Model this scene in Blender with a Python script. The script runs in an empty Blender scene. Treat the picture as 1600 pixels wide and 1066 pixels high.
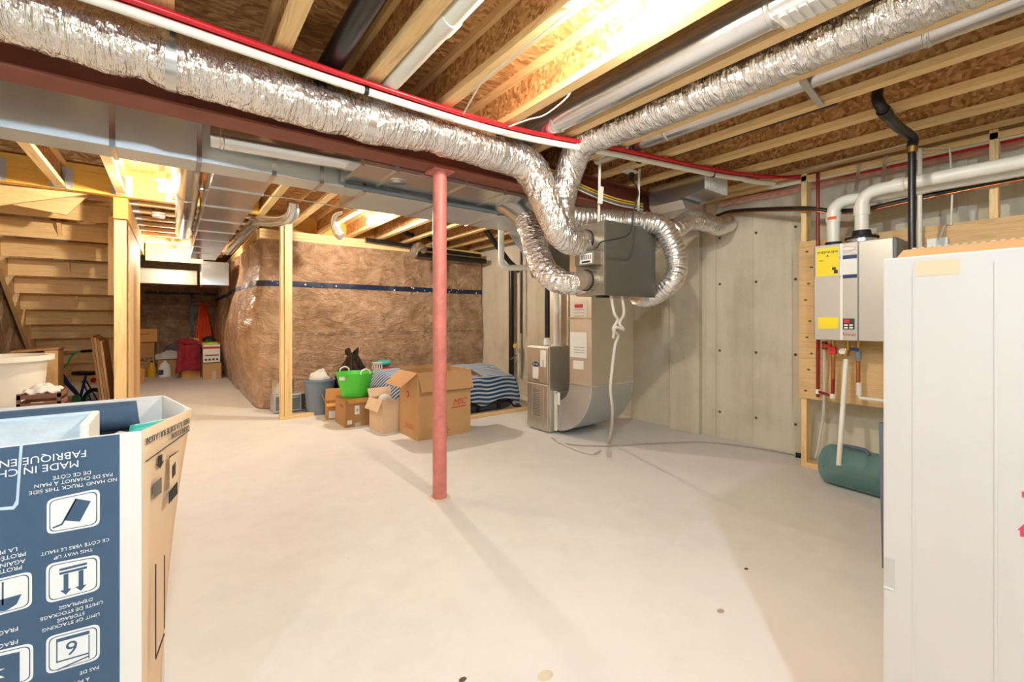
import bpy, bmesh, math, random
from mathutils import Vector, Matrix, noise
random.seed(7)
scene = bpy.context.scene
col = scene.collection
PI = math.pi

# ------------------------------------------------------------------ camera
F = 700.0; YH = 500.0; CAMZ = 1.15; TH = math.radians(37.13)
S, K = math.sin(TH), math.cos(TH)
cd = bpy.data.cameras.new('camera'); cam = bpy.data.objects.new('camera', cd); col.objects.link(cam)
cam.location = (0, 0, CAMZ); cam.rotation_euler = (PI/2, 0, -TH)
cd.sensor_width = 36; cd.lens = 36*F/1600; cd.shift_y = (YH-533)/1600; cd.clip_start = .02
scene.camera = cam
# ------------------------------------------------------------------ world and exposure
w = bpy.data.worlds.new('world'); scene.world = w; w.use_nodes = True
w.node_tree.nodes['Background'].inputs[0].default_value = (.9, .95, 1, 1)
w.node_tree.nodes['Background'].inputs[1].default_value = .3
vs = scene.view_settings
vs.view_transform = 'Standard'; vs.look = 'None'; vs.gamma = 1; vs.use_curve_mapping = False; vs.exposure = -0.12
# bulbs: x, y, z, watts, colour ; the mesh bulbs themselves give the light (built below)
BULBS = [
    (1.337, 1.06, 2.296, 82, (1, .94, .82), 'bare glowing bulb between the joists nearest the camera, above the open floor'),
    (1.81, 5.11, 2.28, 105, (1, .92, .80), 'bare glowing bulb above the storage boxes by the insulated wall'),
    (-.075, 4.88, 2.275, 84, (1, .88, .68), 'bare glowing bulb by the yellow stair header'),
    (0.0, 8.3, 2.115, 60, (1, .88, .72), 'bare glowing bulb at the far end of the corridor'),
    (.03, -.66, 2.22, 112, (.64, .84, 1.0), 'added fill bulb on the joists behind the camera, out of view'),  # unseen fill lamp, added; position follows the shadow edge of the tall carton
    (-.95, .10, 2.24, 40, (.64, .84, 1.0), 'added fill bulb on the joists left of the camera, out of view'),  # second unseen fill lamp, added to brighten the foreground
]
# ------------------------------------------------------------------ pixel -> place helpers (photo is 1600 x 1066)
def atd(px, py, d):
    r = (px-800)/F*d
    return Vector((d*S + r*K, d*K - r*S, CAMZ + (YH-py)/F*d))
def onz(px, py, z): return atd(px, py, F*(z-CAMZ)/(YH-py))
def onX(px, py, X): return atd(px, py, X/(S+(px-800)/F*K))
def onY(px, py, Y): return atd(px, py, Y/(K-(px-800)/F*S))
def V(*a): return Vector(a)
def lin(c):
    c = c/255
    return c/12.92 if c <= .04045 else ((c+.055)/1.055)**2.4
def RGB(r, g, b): return (lin(r), lin(g), lin(b), 1)

# ------------------------------------------------------------------ materials
MATS = {}
def nodes_for(name):
    m = bpy.data.materials.new(name); m.use_nodes = True
    nt = m.node_tree; b = nt.nodes['Principled BSDF']
    MATS[name] = m
    return m, nt, b
def coords(nt, scale=(1, 1, 1)):
    tc = nt.nodes.new('ShaderNodeTexCoord'); mp = nt.nodes.new('ShaderNodeMapping')
    mp.inputs['Scale'].default_value = scale
    nt.links.new(tc.outputs['Object'], mp.inputs['Vector'])
    return mp.outputs['Vector']
def noise_n(nt, vec, scale, detail=4, rough=.6, dist=0):
    n = nt.nodes.new('ShaderNodeTexNoise'); n.inputs['Scale'].default_value = scale
    n.inputs['Detail'].default_value = detail; n.inputs['Roughness'].default_value = rough
    n.inputs['Distortion'].default_value = dist
    nt.links.new(vec, n.inputs['Vector']); return n.outputs[0]
def ramp(nt, fac, stops):
    r = nt.nodes.new('ShaderNodeValToRGB'); e = r.color_ramp.elements
    while len(e) < len(stops): e.new(.5)
    for i, (p, c) in enumerate(stops): e[i].position = p; e[i].color = c
    nt.links.new(fac, r.inputs[0]); return r.outputs[0]
def bump(nt, b, h, strength=.3, dist=.01):
    n = nt.nodes.new('ShaderNodeBump'); n.inputs['Strength'].default_value = strength; n.inputs['Distance'].default_value = dist
    nt.links.new(h, n.inputs['Height']); nt.links.new(n.outputs[0], b.inputs['Normal'])
def plain(name, c, rough=.6, metal=0, var=.06, scale=8, bmp=0, bs=60, spec=.5):
    m, nt, b = nodes_for(name)
    v = coords(nt); f = noise_n(nt, v, scale)
    lo = tuple(x*(1-var) for x in c[:3])+(1,); hi = tuple(min(1, x*(1+var)) for x in c[:3])+(1,)
    nt.links.new(ramp(nt, f, [(.3, lo), (.7, hi)]), b.inputs['Base Color'])
    b.inputs['Roughness'].default_value = rough; b.inputs['Metallic'].default_value = metal
    b.inputs['Specular IOR Level'].default_value = spec
    if bmp: bump(nt, b, noise_n(nt, v, bs), bmp)
    return m
def wood(name, axis, c1, c2, rough=.65):
    m, nt, b = nodes_for(name)
    sc = [9, 9, 9]; sc[axis] = .55
    v = coords(nt, sc)
    f = noise_n(nt, v, 4, 6, .65, 1.2)
    nt.links.new(ramp(nt, f, [(.3, c1), (.5, c2), (.72, tuple(x*.82 for x in c1[:3])+(1,))]), b.inputs['Base Color'])
    b.inputs['Roughness'].default_value = rough
    bump(nt, b, f, .12)
    return m
PINE1, PINE2 = RGB(232, 190, 128), RGB(246, 212, 155)
for i, a in enumerate('XYZ'):
    wood('pine'+a, i, PINE1, PINE2)
    wood('lvl'+a, i, RGB(226, 166, 62), RGB(238, 184, 84))
    wood('ply'+a, i, RGB(205, 165, 112), RGB(222, 184, 130))
wood('brownwood', 2, RGB(176, 128, 84), RGB(192, 146, 100))
def osb():
    m, nt, b = nodes_for('osb')
    v = coords(nt, (1, 1, 1))
    vo = nt.nodes.new('ShaderNodeTexVoronoi'); vo.inputs['Scale'].default_value = 24; vo.inputs['Randomness'].default_value = 1
    ns = nt.nodes.new('ShaderNodeTexNoise'); ns.inputs['Scale'].default_value = 5; ns.inputs['Detail'].default_value = 3
    nt.links.new(v, ns.inputs['Vector'])
    mx = nt.nodes.new('ShaderNodeVectorMath'); mx.operation = 'MULTIPLY_ADD'
    nt.links.new(ns.outputs['Color'], mx.inputs[0]); mx.inputs[1].default_value = (.16, .16, .16); nt.links.new(v, mx.inputs[2])
    sc = nt.nodes.new('ShaderNodeMapping'); sc.inputs['Scale'].default_value = (.75, 2.2, 2.2); nt.links.new(mx.outputs[0], sc.inputs['Vector'])
    nt.links.new(sc.outputs[0], vo.inputs['Vector'])
    sep = nt.nodes.new('ShaderNodeSeparateColor'); nt.links.new(vo.outputs['Color'], sep.inputs[0])
    c = ramp(nt, sep.outputs[0], [(.0, RGB(156, 106, 58)), (.35, RGB(192, 142, 88)), (.7, RGB(208, 158, 102)), (1, RGB(228, 188, 134))])
    nt.links.new(c, b.inputs['Base Color']); b.inputs['Roughness'].default_value = .7
    bump(nt, b, sep.outputs[1], .35)
osb()
def concrete():
    m, nt, b = nodes_for('concrete')
    v = coords(nt); f = noise_n(nt, v, 1.6, 10, .68); g = noise_n(nt, v, 40, 4)
    mp = coords(nt, (3, 3, .35)); st = noise_n(nt, mp, 1.5, 5)
    mix = nt.nodes.new('ShaderNodeMix'); mix.data_type = 'FLOAT'; mix.inputs[0].default_value = .45
    nt.links.new(f, mix.inputs[2]); nt.links.new(st, mix.inputs[3])
    nt.links.new(ramp(nt, mix.outputs[0], [(.3, RGB(182, 171, 150)), (.5, RGB(216, 206, 184)), (.7, RGB(231, 221, 201))]), b.inputs['Base Color'])
    b.inputs['Roughness'].default_value = .9; bump(nt, b, g, .25)
concrete()
def floor_mat():
    m, nt, b = nodes_for('slab')
    v = coords(nt); f = noise_n(nt, v, .8, 8, .6); g = noise_n(nt, v, 7, 10, .7)
    mix = nt.nodes.new('ShaderNodeMix'); mix.data_type = 'FLOAT'; mix.inputs[0].default_value = .35
    nt.links.new(f, mix.inputs[2]); nt.links.new(g, mix.inputs[3])
    nt.links.new(ramp(nt, mix.outputs[0], [(.25, RGB(208, 205, 201)), (.5, RGB(224, 222, 219)), (.75, RGB(232, 230, 228))]), b.inputs['Base Color'])
    b.inputs['Roughness'].default_value = .62; b.inputs['Specular IOR Level'].default_value = .35
    bump(nt, b, g, .05)
floor_mat()
def foil(name, sc, strength, rough=.2, c=(.86, .85, .84, 1)):
    m, nt, b = nodes_for(name)
    v = coords(nt, sc); f = noise_n(nt, v, 11, 3, .5, 1.6); g = noise_n(nt, v, 34, 2)
    ad = nt.nodes.new('ShaderNodeMath'); ad.operation = 'ADD'; nt.links.new(f, ad.inputs[0])
    ml = nt.nodes.new('ShaderNodeMath'); ml.operation = 'MULTIPLY'; ml.inputs[1].default_value = .35
    nt.links.new(g, ml.inputs[0]); nt.links.new(ml.outputs[0], ad.inputs[1])
    b.inputs['Base Color'].default_value = c; b.inputs['Metallic'].default_value = .93; b.inputs['Roughness'].default_value = rough
    bump(nt, b, ad.outputs[0], strength, .03)
foil('foil_A', (2.6, .6, .6), .75, .13)
foil('foil_B', (.6, 2.6, .6), .75, .13)
foil('foil_Z', (.7, .7, 2.2), .75, .13)
foil('flex_bare', (.8, .8, .8), .35, .22)
def galv(name, c=(.70, .71, .72, 1), rough=.3):
    m, nt, b = nodes_for(name)
    v = coords(nt, (1, 1, 1)); f = noise_n(nt, v, 3, 5); vo = nt.nodes.new('ShaderNodeTexVoronoi'); vo.inputs['Scale'].default_value = 45
    nt.links.new(v, vo.inputs['Vector'])
    nt.links.new(ramp(nt, f, [(.3, tuple(x*.9 for x in c[:3])+(1,)), (.7, c)]), b.inputs['Base Color'])
    b.inputs['Metallic'].default_value = .9
    r = nt.nodes.new('ShaderNodeMapRange'); r.inputs[3].default_value = rough*.8; r.inputs[4].default_value = rough*1.3
    nt.links.new(f, r.inputs[0]); nt.links.new(r.outputs[0], b.inputs['Roughness'])
    bump(nt, b, f, .08, .02)
galv('galv', rough=.2); galv('galv_sheet', (.72, .76, .78, 1), .4); MATS['galv_sheet'].node_tree.nodes['Principled BSDF'].inputs['Metallic'].default_value = .7
galv('galv_dull', (.62, .64, .66, 1), .45); galv('furnace_metal', (.70, .66, .58, 1), .42)
def insul():
    m, nt, b = nodes_for('insulation')
    v = coords(nt, (1, 1, 1)); f = noise_n(nt, v, 4.5, 8, .7, .8); w_ = noise_n(nt, coords(nt, (1.1, 1.1, 2.2)), 4, 6, .6, 2.2)
    nt.links.new(ramp(nt, f, [(.28, RGB(128, 94, 66)), (.45, RGB(172, 134, 98)), (.6, RGB(196, 160, 128)), (.78, RGB(220, 194, 172))]), b.inputs['Base Color'])
    b.inputs['Roughness'].default_value = .55
    b.inputs['Coat Weight'].default_value = 1; b.inputs['Coat Roughness'].default_value = .09; b.inputs['Coat IOR'].default_value = 1.6
    bump(nt, b, w_, .8, .09)
    n = [x for x in nt.nodes if x.type == 'BUMP'][0]
    nt.links.new(n.outputs[0], b.inputs['Coat Normal'])
insul()
def tape_mat():
    m, nt, b = nodes_for('sheathing_tape')
    v = coords(nt, (1, 1, 1)); vo = nt.nodes.new('ShaderNodeTexVoronoi'); vo.inputs['Scale'].default_value = 14; nt.links.new(v, vo.inputs['Vector'])
    nt.links.new(ramp(nt, vo.outputs['Distance'], [(.16, RGB(220, 225, 232)), (.2, RGB(26, 38, 66))]), b.inputs['Base Color'])
    b.inputs['Roughness'].default_value = .4
tape_mat()
def stripes():
    m, nt, b = nodes_for('blanket')
    v = coords(nt); ns = noise_n(nt, v, 3, 3)
    wv = nt.nodes.new('ShaderNodeTexWave'); wv.bands_direction = 'Z'; wv.inputs['Scale'].default_value = 7.5; wv.inputs['Distortion'].default_value = .9; wv.inputs['Detail Scale'].default_value = .8
    mp = nt.nodes.new('ShaderNodeMapping'); mp.inputs['Rotation'].default_value = (math.radians(38), 0, 0)
    nt.links.new(v, mp.inputs['Vector']); nt.links.new(mp.outputs[0], wv.inputs['Vector'])
    nt.links.new(ramp(nt, wv.outputs['Color'], [(.25, RGB(26, 62, 104)), (.45, RGB(60, 104, 150)), (.62, RGB(150, 178, 208)), (.85, RGB(198, 212, 228))]), b.inputs['Base Color'])
    b.inputs['Roughness'].default_value = .9; b.inputs['Sheen Weight'].default_value = .3
    bump(nt, b, noise_n(nt, v, 60), .3)
stripes()
def emit(name, c, s):
    m, nt, b = nodes_for(name)
    e = nt.nodes.new('ShaderNodeEmission'); e.inputs[0].default_value = tuple(c)+(1,); e.inputs[1].default_value = s
    nt.links.new(e.outputs[0], nt.nodes['Material Output'].inputs[0]); return m
plain('steel_brown', RGB(134, 74, 58), .5, 0, .12, 6, .06)
plain('steel_red', RGB(206, 124, 114), .45, 0, .16, 14, .08)
plain('pvc_white', RGB(232, 228, 216), .35, 0, .03)
plain('pipe_red', RGB(206, 30, 40), .3, 0, .05)
plain('pipe_darkred', RGB(140, 30, 26), .35, 0, .05)
plain('abs_black', RGB(30, 29, 30), .32, 0, .2)
plain('rubber_black', RGB(22, 22, 23), .6)
plain('cord_dark', RGB(44, 38, 34), .5)
plain('cable_white', RGB(226, 222, 210), .5)
plain('cable_yellow', RGB(236, 196, 70), .5)
plain('hose_tan', RGB(176, 160, 144), .5)
plain('carton_pale', RGB(214, 204, 198), .75, 0, .02, 6, .05, 40)
plain('conduit_grey', RGB(112, 124, 130), .45)
plain('copper', RGB(190, 120, 76), .3, .9)
plain('brass', RGB(196, 160, 86), .3, .9)
plain('card', RGB(200, 156, 108), .8, 0, .05, 5, .05, 30)
plain('card_dark', RGB(182, 136, 88), .8, 0, .05, 5, .05, 30)
plain('card_orange', RGB(206, 150, 84), .8, 0, .05, 5, .05, 30)
plain('card_tan', RGB(226, 198, 164), .75, 0, .03, 5, .04, 30)
plain('carton_white', RGB(240, 234, 230), .7, 0, .015, 6, .05, 40)
plain('carton_blue', RGB(64, 92, 122), .6, 0, .05, 14, .04, 40)
plain('print_white', RGB(240, 240, 240), .6, 0, .01)
plain('print_black', RGB(40, 40, 44), .6, 0, .02)
plain('print_red', RGB(200, 50, 44), .6, 0, .03)
plain('print_pink', RGB(222, 60, 96), .6, 0, .03)
plain('print_navy', RGB(30, 52, 98), .5, 0, .03)
plain('print_grey', RGB(110, 104, 98), .6, 0, .03)
plain('paper', RGB(238, 236, 230), .7, 0, .02)
plain('label_yellow', RGB(250, 222, 40), .5, 0, .03)
plain('erv_dark', RGB(92, 88, 82), .45, .25, .05)
plain('erv_steel', RGB(168, 160, 146), .4, .75, .06)
plain('heater_grey', RGB(198, 194, 186), .38, .35, .02)
plain('heater_dark', RGB(120, 118, 116), .45, .3, .03)
plain('panel_dark', RGB(66, 64, 66), .4)
plain('green_plastic', RGB(84, 214, 62), .4, 0, .03)
plain('tote_grey', RGB(126, 144, 164), .45, 0, .04)
plain('bag_black', RGB(30, 26, 22), .18, 0, .2, 5, .25, 14)
plain('teal', RGB(60, 176, 168), .5)
plain('red_cloth', RGB(150, 40, 52), .95, 0, .3, 10, .4, 40)
plain('red_plastic', RGB(216, 44, 36), .4)
plain('orange_plastic', RGB(232, 84, 32), .4)
plain('lime', RGB(206, 224, 40), .6)
plain('grey_cloth', RGB(108, 106, 102), .9, 0, .15, 8, .3, 30)
plain('white_cloth', RGB(218, 216, 210), .9, 0, .05, 8, .3, 30)
plain('navy_cloth', RGB(62, 86, 112), .75, 0, .12, 6, .15, 30)
plain('foam_blue', RGB(196, 216, 232), .6, 0, .08, 20, .25, 50)
plain('suitcase_grey', RGB(78, 80, 86), .75, 0, .1, 20, .2, 90)
plain('cream_plastic', RGB(238, 232, 218), .4, 0, .02)
plain('board_blue', RGB(84, 98, 120), .5, 0, .04)
plain('bike_blue', RGB(34, 58, 118), .3); plain('bike_green', RGB(96, 176, 110), .35)
plain('tyre', RGB(36, 36, 38), .8); plain('chrome', RGB(210, 210, 212), .15, .95)
plain('gold_plastic', RGB(206, 160, 24), .35); plain('crate_brown', RGB(128, 84, 66), .6)
plain('insul_pink', RGB(232, 178, 168), .95, 0, .2, 20, .6, 40)
plain('white_paint', RGB(240, 238, 232), .45, 0, .02)
plain('tie_rust', RGB(96, 78, 62), .9)
def glassy(name, c, rough=.08, tr=.75):
    m, nt, b = nodes_for(name)
    b.inputs['Base Color'].default_value = c; b.inputs['Roughness'].default_value = rough; b.inputs['Transmission Weight'].default_value = tr; b.inputs['IOR'].default_value = 1.2
glassy('jug_blue', RGB(180, 216, 222), .06, .82); glassy('clear_tape', RGB(235, 228, 215), .2, .3)
glassy('hose_clear', RGB(232, 226, 216), .3, .35)

# ------------------------------------------------------------------ mesh builder
W = {}
def catmull(pts, n=8):
    if len(pts) < 3: return [pts[0].lerp(pts[-1], i/n) for i in range(n+1)]
    P = [pts[0]*2-pts[1]]+list(pts)+[pts[-1]*2-pts[-2]]
    out = []
    for i in range(1, len(P)-2):
        a, b, c, d = P[i-1:i+3]
        for j in range(n):
            t = j/n
            out.append(.5*((2*b)+(c-a)*t+(2*a-5*b+4*c-d)*t*t+(3*b-a-3*c+d)*t**3))
    out.append(P[-2].copy()); return out
def resample(pts, step):
    out = [pts[0].copy()]; acc = 0
    for a, b in zip(pts, pts[1:]):
        L = (b-a).length
        if L < 1e-9: continue
        t = step-acc
        while t <= L:
            out.append(a.lerp(b, t/L)); t += step
        acc = (acc+L) % step
    if (out[-1]-pts[-1]).length > step*.3: out.append(pts[-1].copy())
    return out
class MB:
    def __init__(s): s.v = []; s.f = []
    def add(s, vs, fs):
        o = len(s.v); s.v += [Vector(v) for v in vs]; s.f += [tuple(i+o for i in f) for f in fs]; return s
    def box(s, a, b):
        x0, x1 = sorted((a[0], b[0])); y0, y1 = sorted((a[1], b[1])); z0, z1 = sorted((a[2], b[2]))
        return s.hexa([(x0, y0, z0), (x1, y0, z0), (x1, y1, z0), (x0, y1, z0), (x0, y0, z1), (x1, y0, z1), (x1, y1, z1), (x0, y1, z1)])
    def hexa(s, p): return s.add(p, [(3, 2, 1, 0), (4, 5, 6, 7), (0, 1, 5, 4), (1, 2, 6, 5), (2, 3, 7, 6), (3, 0, 4, 7)])
    def bar(s, a, b, wd, th, up=(0, 0, 1)):
        a, b = Vector(a), Vector(b); t = (b-a).normalized(); up = Vector(up)
        if abs(t.dot(up)) > .98: up = Vector((0, 1, 0))
        x = t.cross(up).normalized()*wd/2; y = x.cross(t).normalized()*th/2
        return s.hexa([a-x-y, a+x-y, a+x+y, a-x+y, b-x-y, b+x-y, b+x+y, b-x+y])
    def tube(s, pts, r, n=12, cap=True, jit=None):
        pts = [Vector(p) for p in pts]; m = len(pts); rings = []
        t0 = (pts[1]-pts[0]).normalized(); u = t0.orthogonal().normalized()
        for i, p in enumerate(pts):
            t = (pts[min(i+1, m-1)]-pts[max(i-1, 0)]).normalized()
            u = (u-t*u.dot(t)).normalized(); w2 = t.cross(u)
            rr = r(i/(m-1)) if callable(r) else r
            ring = []
            for k in range(n):
                a = 2*PI*k/n; q = rr*(1+(jit(i, k, p+(u*math.cos(a)+w2*math.sin(a))*rr) if jit else 0))
                ring.append(p+(u*math.cos(a)+w2*math.sin(a))*q)
            rings.append(ring)
        o = len(s.v)
        for rg in rings: s.v += rg
        for i in range(m-1):
            for k in range(n):
                s.f.append((o+i*n+k, o+i*n+(k+1) % n, o+(i+1)*n+(k+1) % n, o+(i+1)*n+k))
        if cap: s.f.append(tuple(o+k for k in reversed(range(n)))); s.f.append(tuple(o+(m-1)*n+k for k in range(n)))
        return s
    def lathe(s, prof, c=(0, 0, 0), axis=(0, 0, 1), n=20, sx=1, sy=1):
        ax = Vector(axis).normalized(); u = ax.cross(Vector((0, 0, 1))).normalized() if abs(ax.z) < .99 else Vector((1, 0, 0)); v = ax.cross(u); c = Vector(c); o = len(s.v)
        for r, z in prof:
            for k in range(n):
                a = 2*PI*k/n; s.v.append(c+ax*z+u*math.cos(a)*r*sx+v*math.sin(a)*r*sy)
        for i in range(len(prof)-1):
            for k in range(n): s.f.append((o+i*n+k, o+i*n+(k+1) % n, o+(i+1)*n+(k+1) % n, o+(i+1)*n+k))
        if prof[0][0] > 1e-6: s.f.append(tuple(o+k for k in reversed(range(n))))
        if prof[-1][0] > 1e-6: s.f.append(tuple(o+(len(prof)-1)*n+k for k in range(n)))
        return s
    def prism(s, poly, ext):
        p = [Vector(q) for q in poly]; e = Vector(ext); n = len(p)
        return s.add(p+[q+e for q in p], [tuple(reversed(range(n))), tuple(range(n, 2*n))]+[(i, (i+1) % n, n+(i+1) % n, n+i) for i in range(n)])
    def grid(s, fn, nu, nv):
        o = len(s.v)
        for j in range(nv+1):
            for i in range(nu+1): s.v.append(Vector(fn(i/nu, j/nv)))
        for j in range(nv):
            for i in range(nu):
                a = o+j*(nu+1)+i; s.f.append((a, a+1, a+nu+2, a+nu+1))
        return s
    def build(s, name, mat, parent=None, smooth=False, bevel=0, solid=0):
        if parent is None:
            xs = [v.x for v in s.v]; ys = [v.y for v in s.v]
            base = V((min(xs)+max(xs))/2, (min(ys)+max(ys))/2, min(v.z for v in s.v))
        else: base = W[parent.name]
        me = bpy.data.meshes.new(name); me.from_pydata([v-base for v in s.v], [], s.f)
        bm = bmesh.new(); bm.from_mesh(me); bmesh.ops.recalc_face_normals(bm, faces=bm.faces); bm.to_mesh(me); bm.free()
        me.materials.append(MATS[mat])
        if smooth:
            me.polygons.foreach_set('use_smooth', [True]*len(me.polygons)); me.set_sharp_from_angle(angle=math.radians(45))
        o = bpy.data.objects.new(name, me); col.objects.link(o)
        if parent is None: o.location = base
        else: o.parent = parent
        W[o.name] = base
        if bevel: b = o.modifiers.new('bevel', 'BEVEL'); b.width = bevel; b.segments = 2; b.limit_method = 'ANGLE'
        if solid: b = o.modifiers.new('solid', 'SOLIDIFY'); b.thickness = solid; b.offset = 0
        return o
def tag(o, label, cat, group=None):
    o['label'] = label; o['category'] = cat
    if group: o['group'] = group
    return o
def struct(o): o['kind'] = 'structure'; return o
def thing(name, label, cat, loc, rz=0, local=False, group=None):
    o = bpy.data.objects.new(name, None); col.objects.link(o); o.location = loc; o.rotation_euler = (0, 0, rz); o.empty_display_size = .1
    W[o.name] = V(0, 0, 0) if local else Vector(loc)
    if label: tag(o, label, cat, group)
    return o
def B(a, b): return MB().box(a, b)
def T(pts, r, n=12, sm=0, **k):
    pts = [Vector(p) for p in pts]
    return MB().tube(catmull(pts, sm) if sm else pts, r, n, **k)
def text(body, size, mat, parent, o, xd, yd, align='CENTER', shear=0, sx=1, ext=.0006):
    cu = bpy.data.curves.new('t', 'FONT'); cu.body = body; cu.size = size; cu.align_x = align; cu.extrude = ext; cu.shear = shear; cu.resolution_u = 3
    ob = bpy.data.objects.new('t', cu); col.objects.link(ob)
    me = bpy.data.meshes.new_from_object(ob.evaluated_get(bpy.context.evaluated_depsgraph_get()))
    bpy.data.objects.remove(ob); xd = Vector(xd).normalized(); yd = Vector(yd).normalized(); zd = xd.cross(yd)
    mb = MB(); mb.v = [Vector(o)+xd*v.co.x*sx+yd*v.co.y+zd*v.co.z for v in me.vertices]; mb.f = [tuple(p.vertices) for p in me.polygons]
    bpy.data.meshes.remove(me)
    return mb.build('lettering', mat, parent)
def dupmesh(o, loc, parent=None):
    c = o.copy(); col.objects.link(c); c.parent = parent if parent else o.parent; c.location = loc; return c

# ================================================================== STRUCTURE
X0, X1, Y0, Y1 = -1.50, 4.27, -2.2, 13.0
ZJ = 2.32; ZF = ZJ+.24          # joist bottom, underside of subfloor
fl = struct(B((X0-.2, Y0-.2, -.12), (X1+.2, Y1+.2, 0)).build('floor', 'slab'))
# chips and spots on the slab
for i, (px, py, r) in enumerate([(1166, 889, .012), (1126, 955, .018), (723, 1062, .014), (852, 1056, .03), (860, 820, .006), (545, 873, .006)]):
    p = onz(px, py, 0); MB().lathe([(r, 0), (r*.8, .0012), (0, .0014)], (p.x, p.y, 0), n=9, sy=.7).build('floor_chip', 'tie_rust' if i in (0, 2) else 'hose_tan' if i == 1 else 'concrete', fl)
struct(B((X0-.2, Y0-.2, 0), (X1+.2, Y0, 2.6)).build('wall_behind_camera', 'concrete'))
wb = struct(B((X0-.2, Y1, 0), (X1+.2, Y1+.2, 2.9)).build('wall_back', 'concrete'))
wl = struct(B((X0-.2, Y0, 0), (X0, Y1, 2.98)).build('wall_left', 'concrete'))
wr = struct(B((X1, Y0, 0), (X1+.25, Y1, 2.9)).build('wall_right', 'concrete'))
# pilaster under the beam and formwork seams
B((X1-.07, 2.45, 0), (X1, 2.78, 2.1)).build('pilaster', 'concrete', wr, bevel=.006)
B((X1-.025, 2.30, 0), (X1, 2.40, 2.3)).build('pilaster_step', 'concrete', wr, bevel=.004)
for px in (1120, 1176, 1237):
    p = onX(px, 600, X1); B((X1-.006, p.y-.006, 0), (X1, p.y+.006, 2.32)).build('form_seam', 'concrete', wr)
    for z in (.25, .85, 1.5, 1.95):
        MB().lathe([(.013, 0), (.010, .006), (0, .007)], (X1, p.y-.03, z), (-1, 0, 0), 8).build('form_tie', 'tie_rust', wr)
B((X1-.0205, .55, 0), (X1, .6, 2.3)).build('form_seam', 'concrete', wr)
# pink gasket insulation along the sill
def pink(u, v):
    y = Y0+u*(2.25-Y0); a = v*2*PI
    return (X1-.03-.028*math.cos(a)*(1+.4*noise.noise((y*9, v*3, 0))), y, 2.27+.03*math.sin(a)*(1+.4*noise.noise((y*8, v*3, 2))))
MB().grid(pink, 90, 8).build('sill_insulation', 'insul_pink', wr, smooth=True)
B((X1-.14, Y0, 2.305), (X1, 2.4, 2.345)).build('sill_plate', 'pineY', wr)

# insulated inner wall, an L of plastic-faced batts
wi = thing('wall_inner', None, None, (2.5, 6.6, 0)); struct(wi)
IX, IY = .88, 6.5
path = [V(IX, 12.9, 0), V(IX, 11.5, 0), V(IX, 10, 0), V(IX, 8.5, 0), V(IX, 7.3, 0), V(IX, 6.85, 0), V(IX+.03, 6.62, 0), V(IX+.13, IY+.02, 0), V(IX+.4, IY, 0), V(2, IY, 0), V(3, IY, 0), V(X1-.02, IY, 0)]
fine = resample(catmull(path, 12), .03)
def wallgrid(fine, z0, z1, off, amp, bulge, nv):
    mb = MB(); m = len(fine)-1
    def fn(u, v):
        i = min(int(round(u*m)), m); p = fine[i]; t = (fine[min(i+1, m)]-fine[max(i-1, 0)]).normalized(); nrm = V(t.y, -t.x, 0)
        # outward = towards the room
        if nrm.x > .3 or nrm.y > .3: nrm = -nrm
        z = z0+(z1-z0)*v
        left = max(0, min(1, (p.y-IY)/.35))
        d = off+amp*noise.noise((p.x*2.2, p.y*2.2, z*1.8))+amp*.4*noise.noise((p.x*9, p.y*9, z*3))
        d += bulge*math.sin(PI*min(1, max(0, (z-.0)/1.9)))**1.2*(left*(1.0 if p.y < 9 else .6)+.12)
        q = p+nrm*d; return (q.x, q.y, z)
    return mb.grid(fn, m, nv)
wallgrid(fine, .01, 2.2, .02, .035, .14, 60).build('insulation_sheet', 'insulation', wi, smooth=True)
wallgrid(fine, 1.588, 1.660, .027, .035, .14, 4).build('seam_tape', 'sheathing_tape', wi, smooth=True)
for k in range(3):
    B((IX, IY-.01-.006*k, 2.2+.04*k), (X1, IY+.12, 2.2+.04*k+.038)).build('top_plate', 'pineX', wi)
    B((IX-.01-.006*k, IY+.12, 2.2+.04*k), (IX+.12, 12.8, 2.2+.04*k+.038)).build('top_plate', 'pineY', wi)
B((IX+.05, IY+.12, 2.32), (X1, IY+.16, ZF)).build('rim_board', 'lvlX', wi)
B((1.2, IY-.012, 0), (X1-.05, IY+.1, .038)).build('bottom_plate', 'pineX', wi)
# printed line on the plastic
for i in range(22):
    x = 1.15+i*.14
    B((x, IY-.065, .965), (x+.09, IY-.064, .977)).build('plastic_print', 'print_grey', wi)
# back wall insulation of the corridor
def backfn(u, v):
    x = X0+.02+u*(IX-X0+.1); z = .01+v*2.2
    return (x, Y1-.05-.05*noise.noise((x*2, 1, z*2))-.02*noise.noise((x*14-z*7, 3, z*2)), z)
MB().grid(backfn, 90, 60).build('insulation_sheet', 'insulation', wb, smooth=True)
B((-.5, Y1-.13, 1.73), (IX, Y1-.11, 1.79)).build('seam_tape', 'sheathing_tape', wb)
p = onY(300, 500, Y1-.12); B((p.x-.03, Y1-.13, .7), (p.x+.03, Y1-.11, 1.78)).build('seam_tape', 'sheathing_tape', wb)
def leftfn(u, v):
    y = 4.6+u*5.2; z = .01+v*2.2
    return (X0+.03+.03*noise.noise((1, y*2, z*2)), y, z)
MB().grid(leftfn, 80, 40).build('insulation_sheet', 'insulation', wl, smooth=True)

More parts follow.
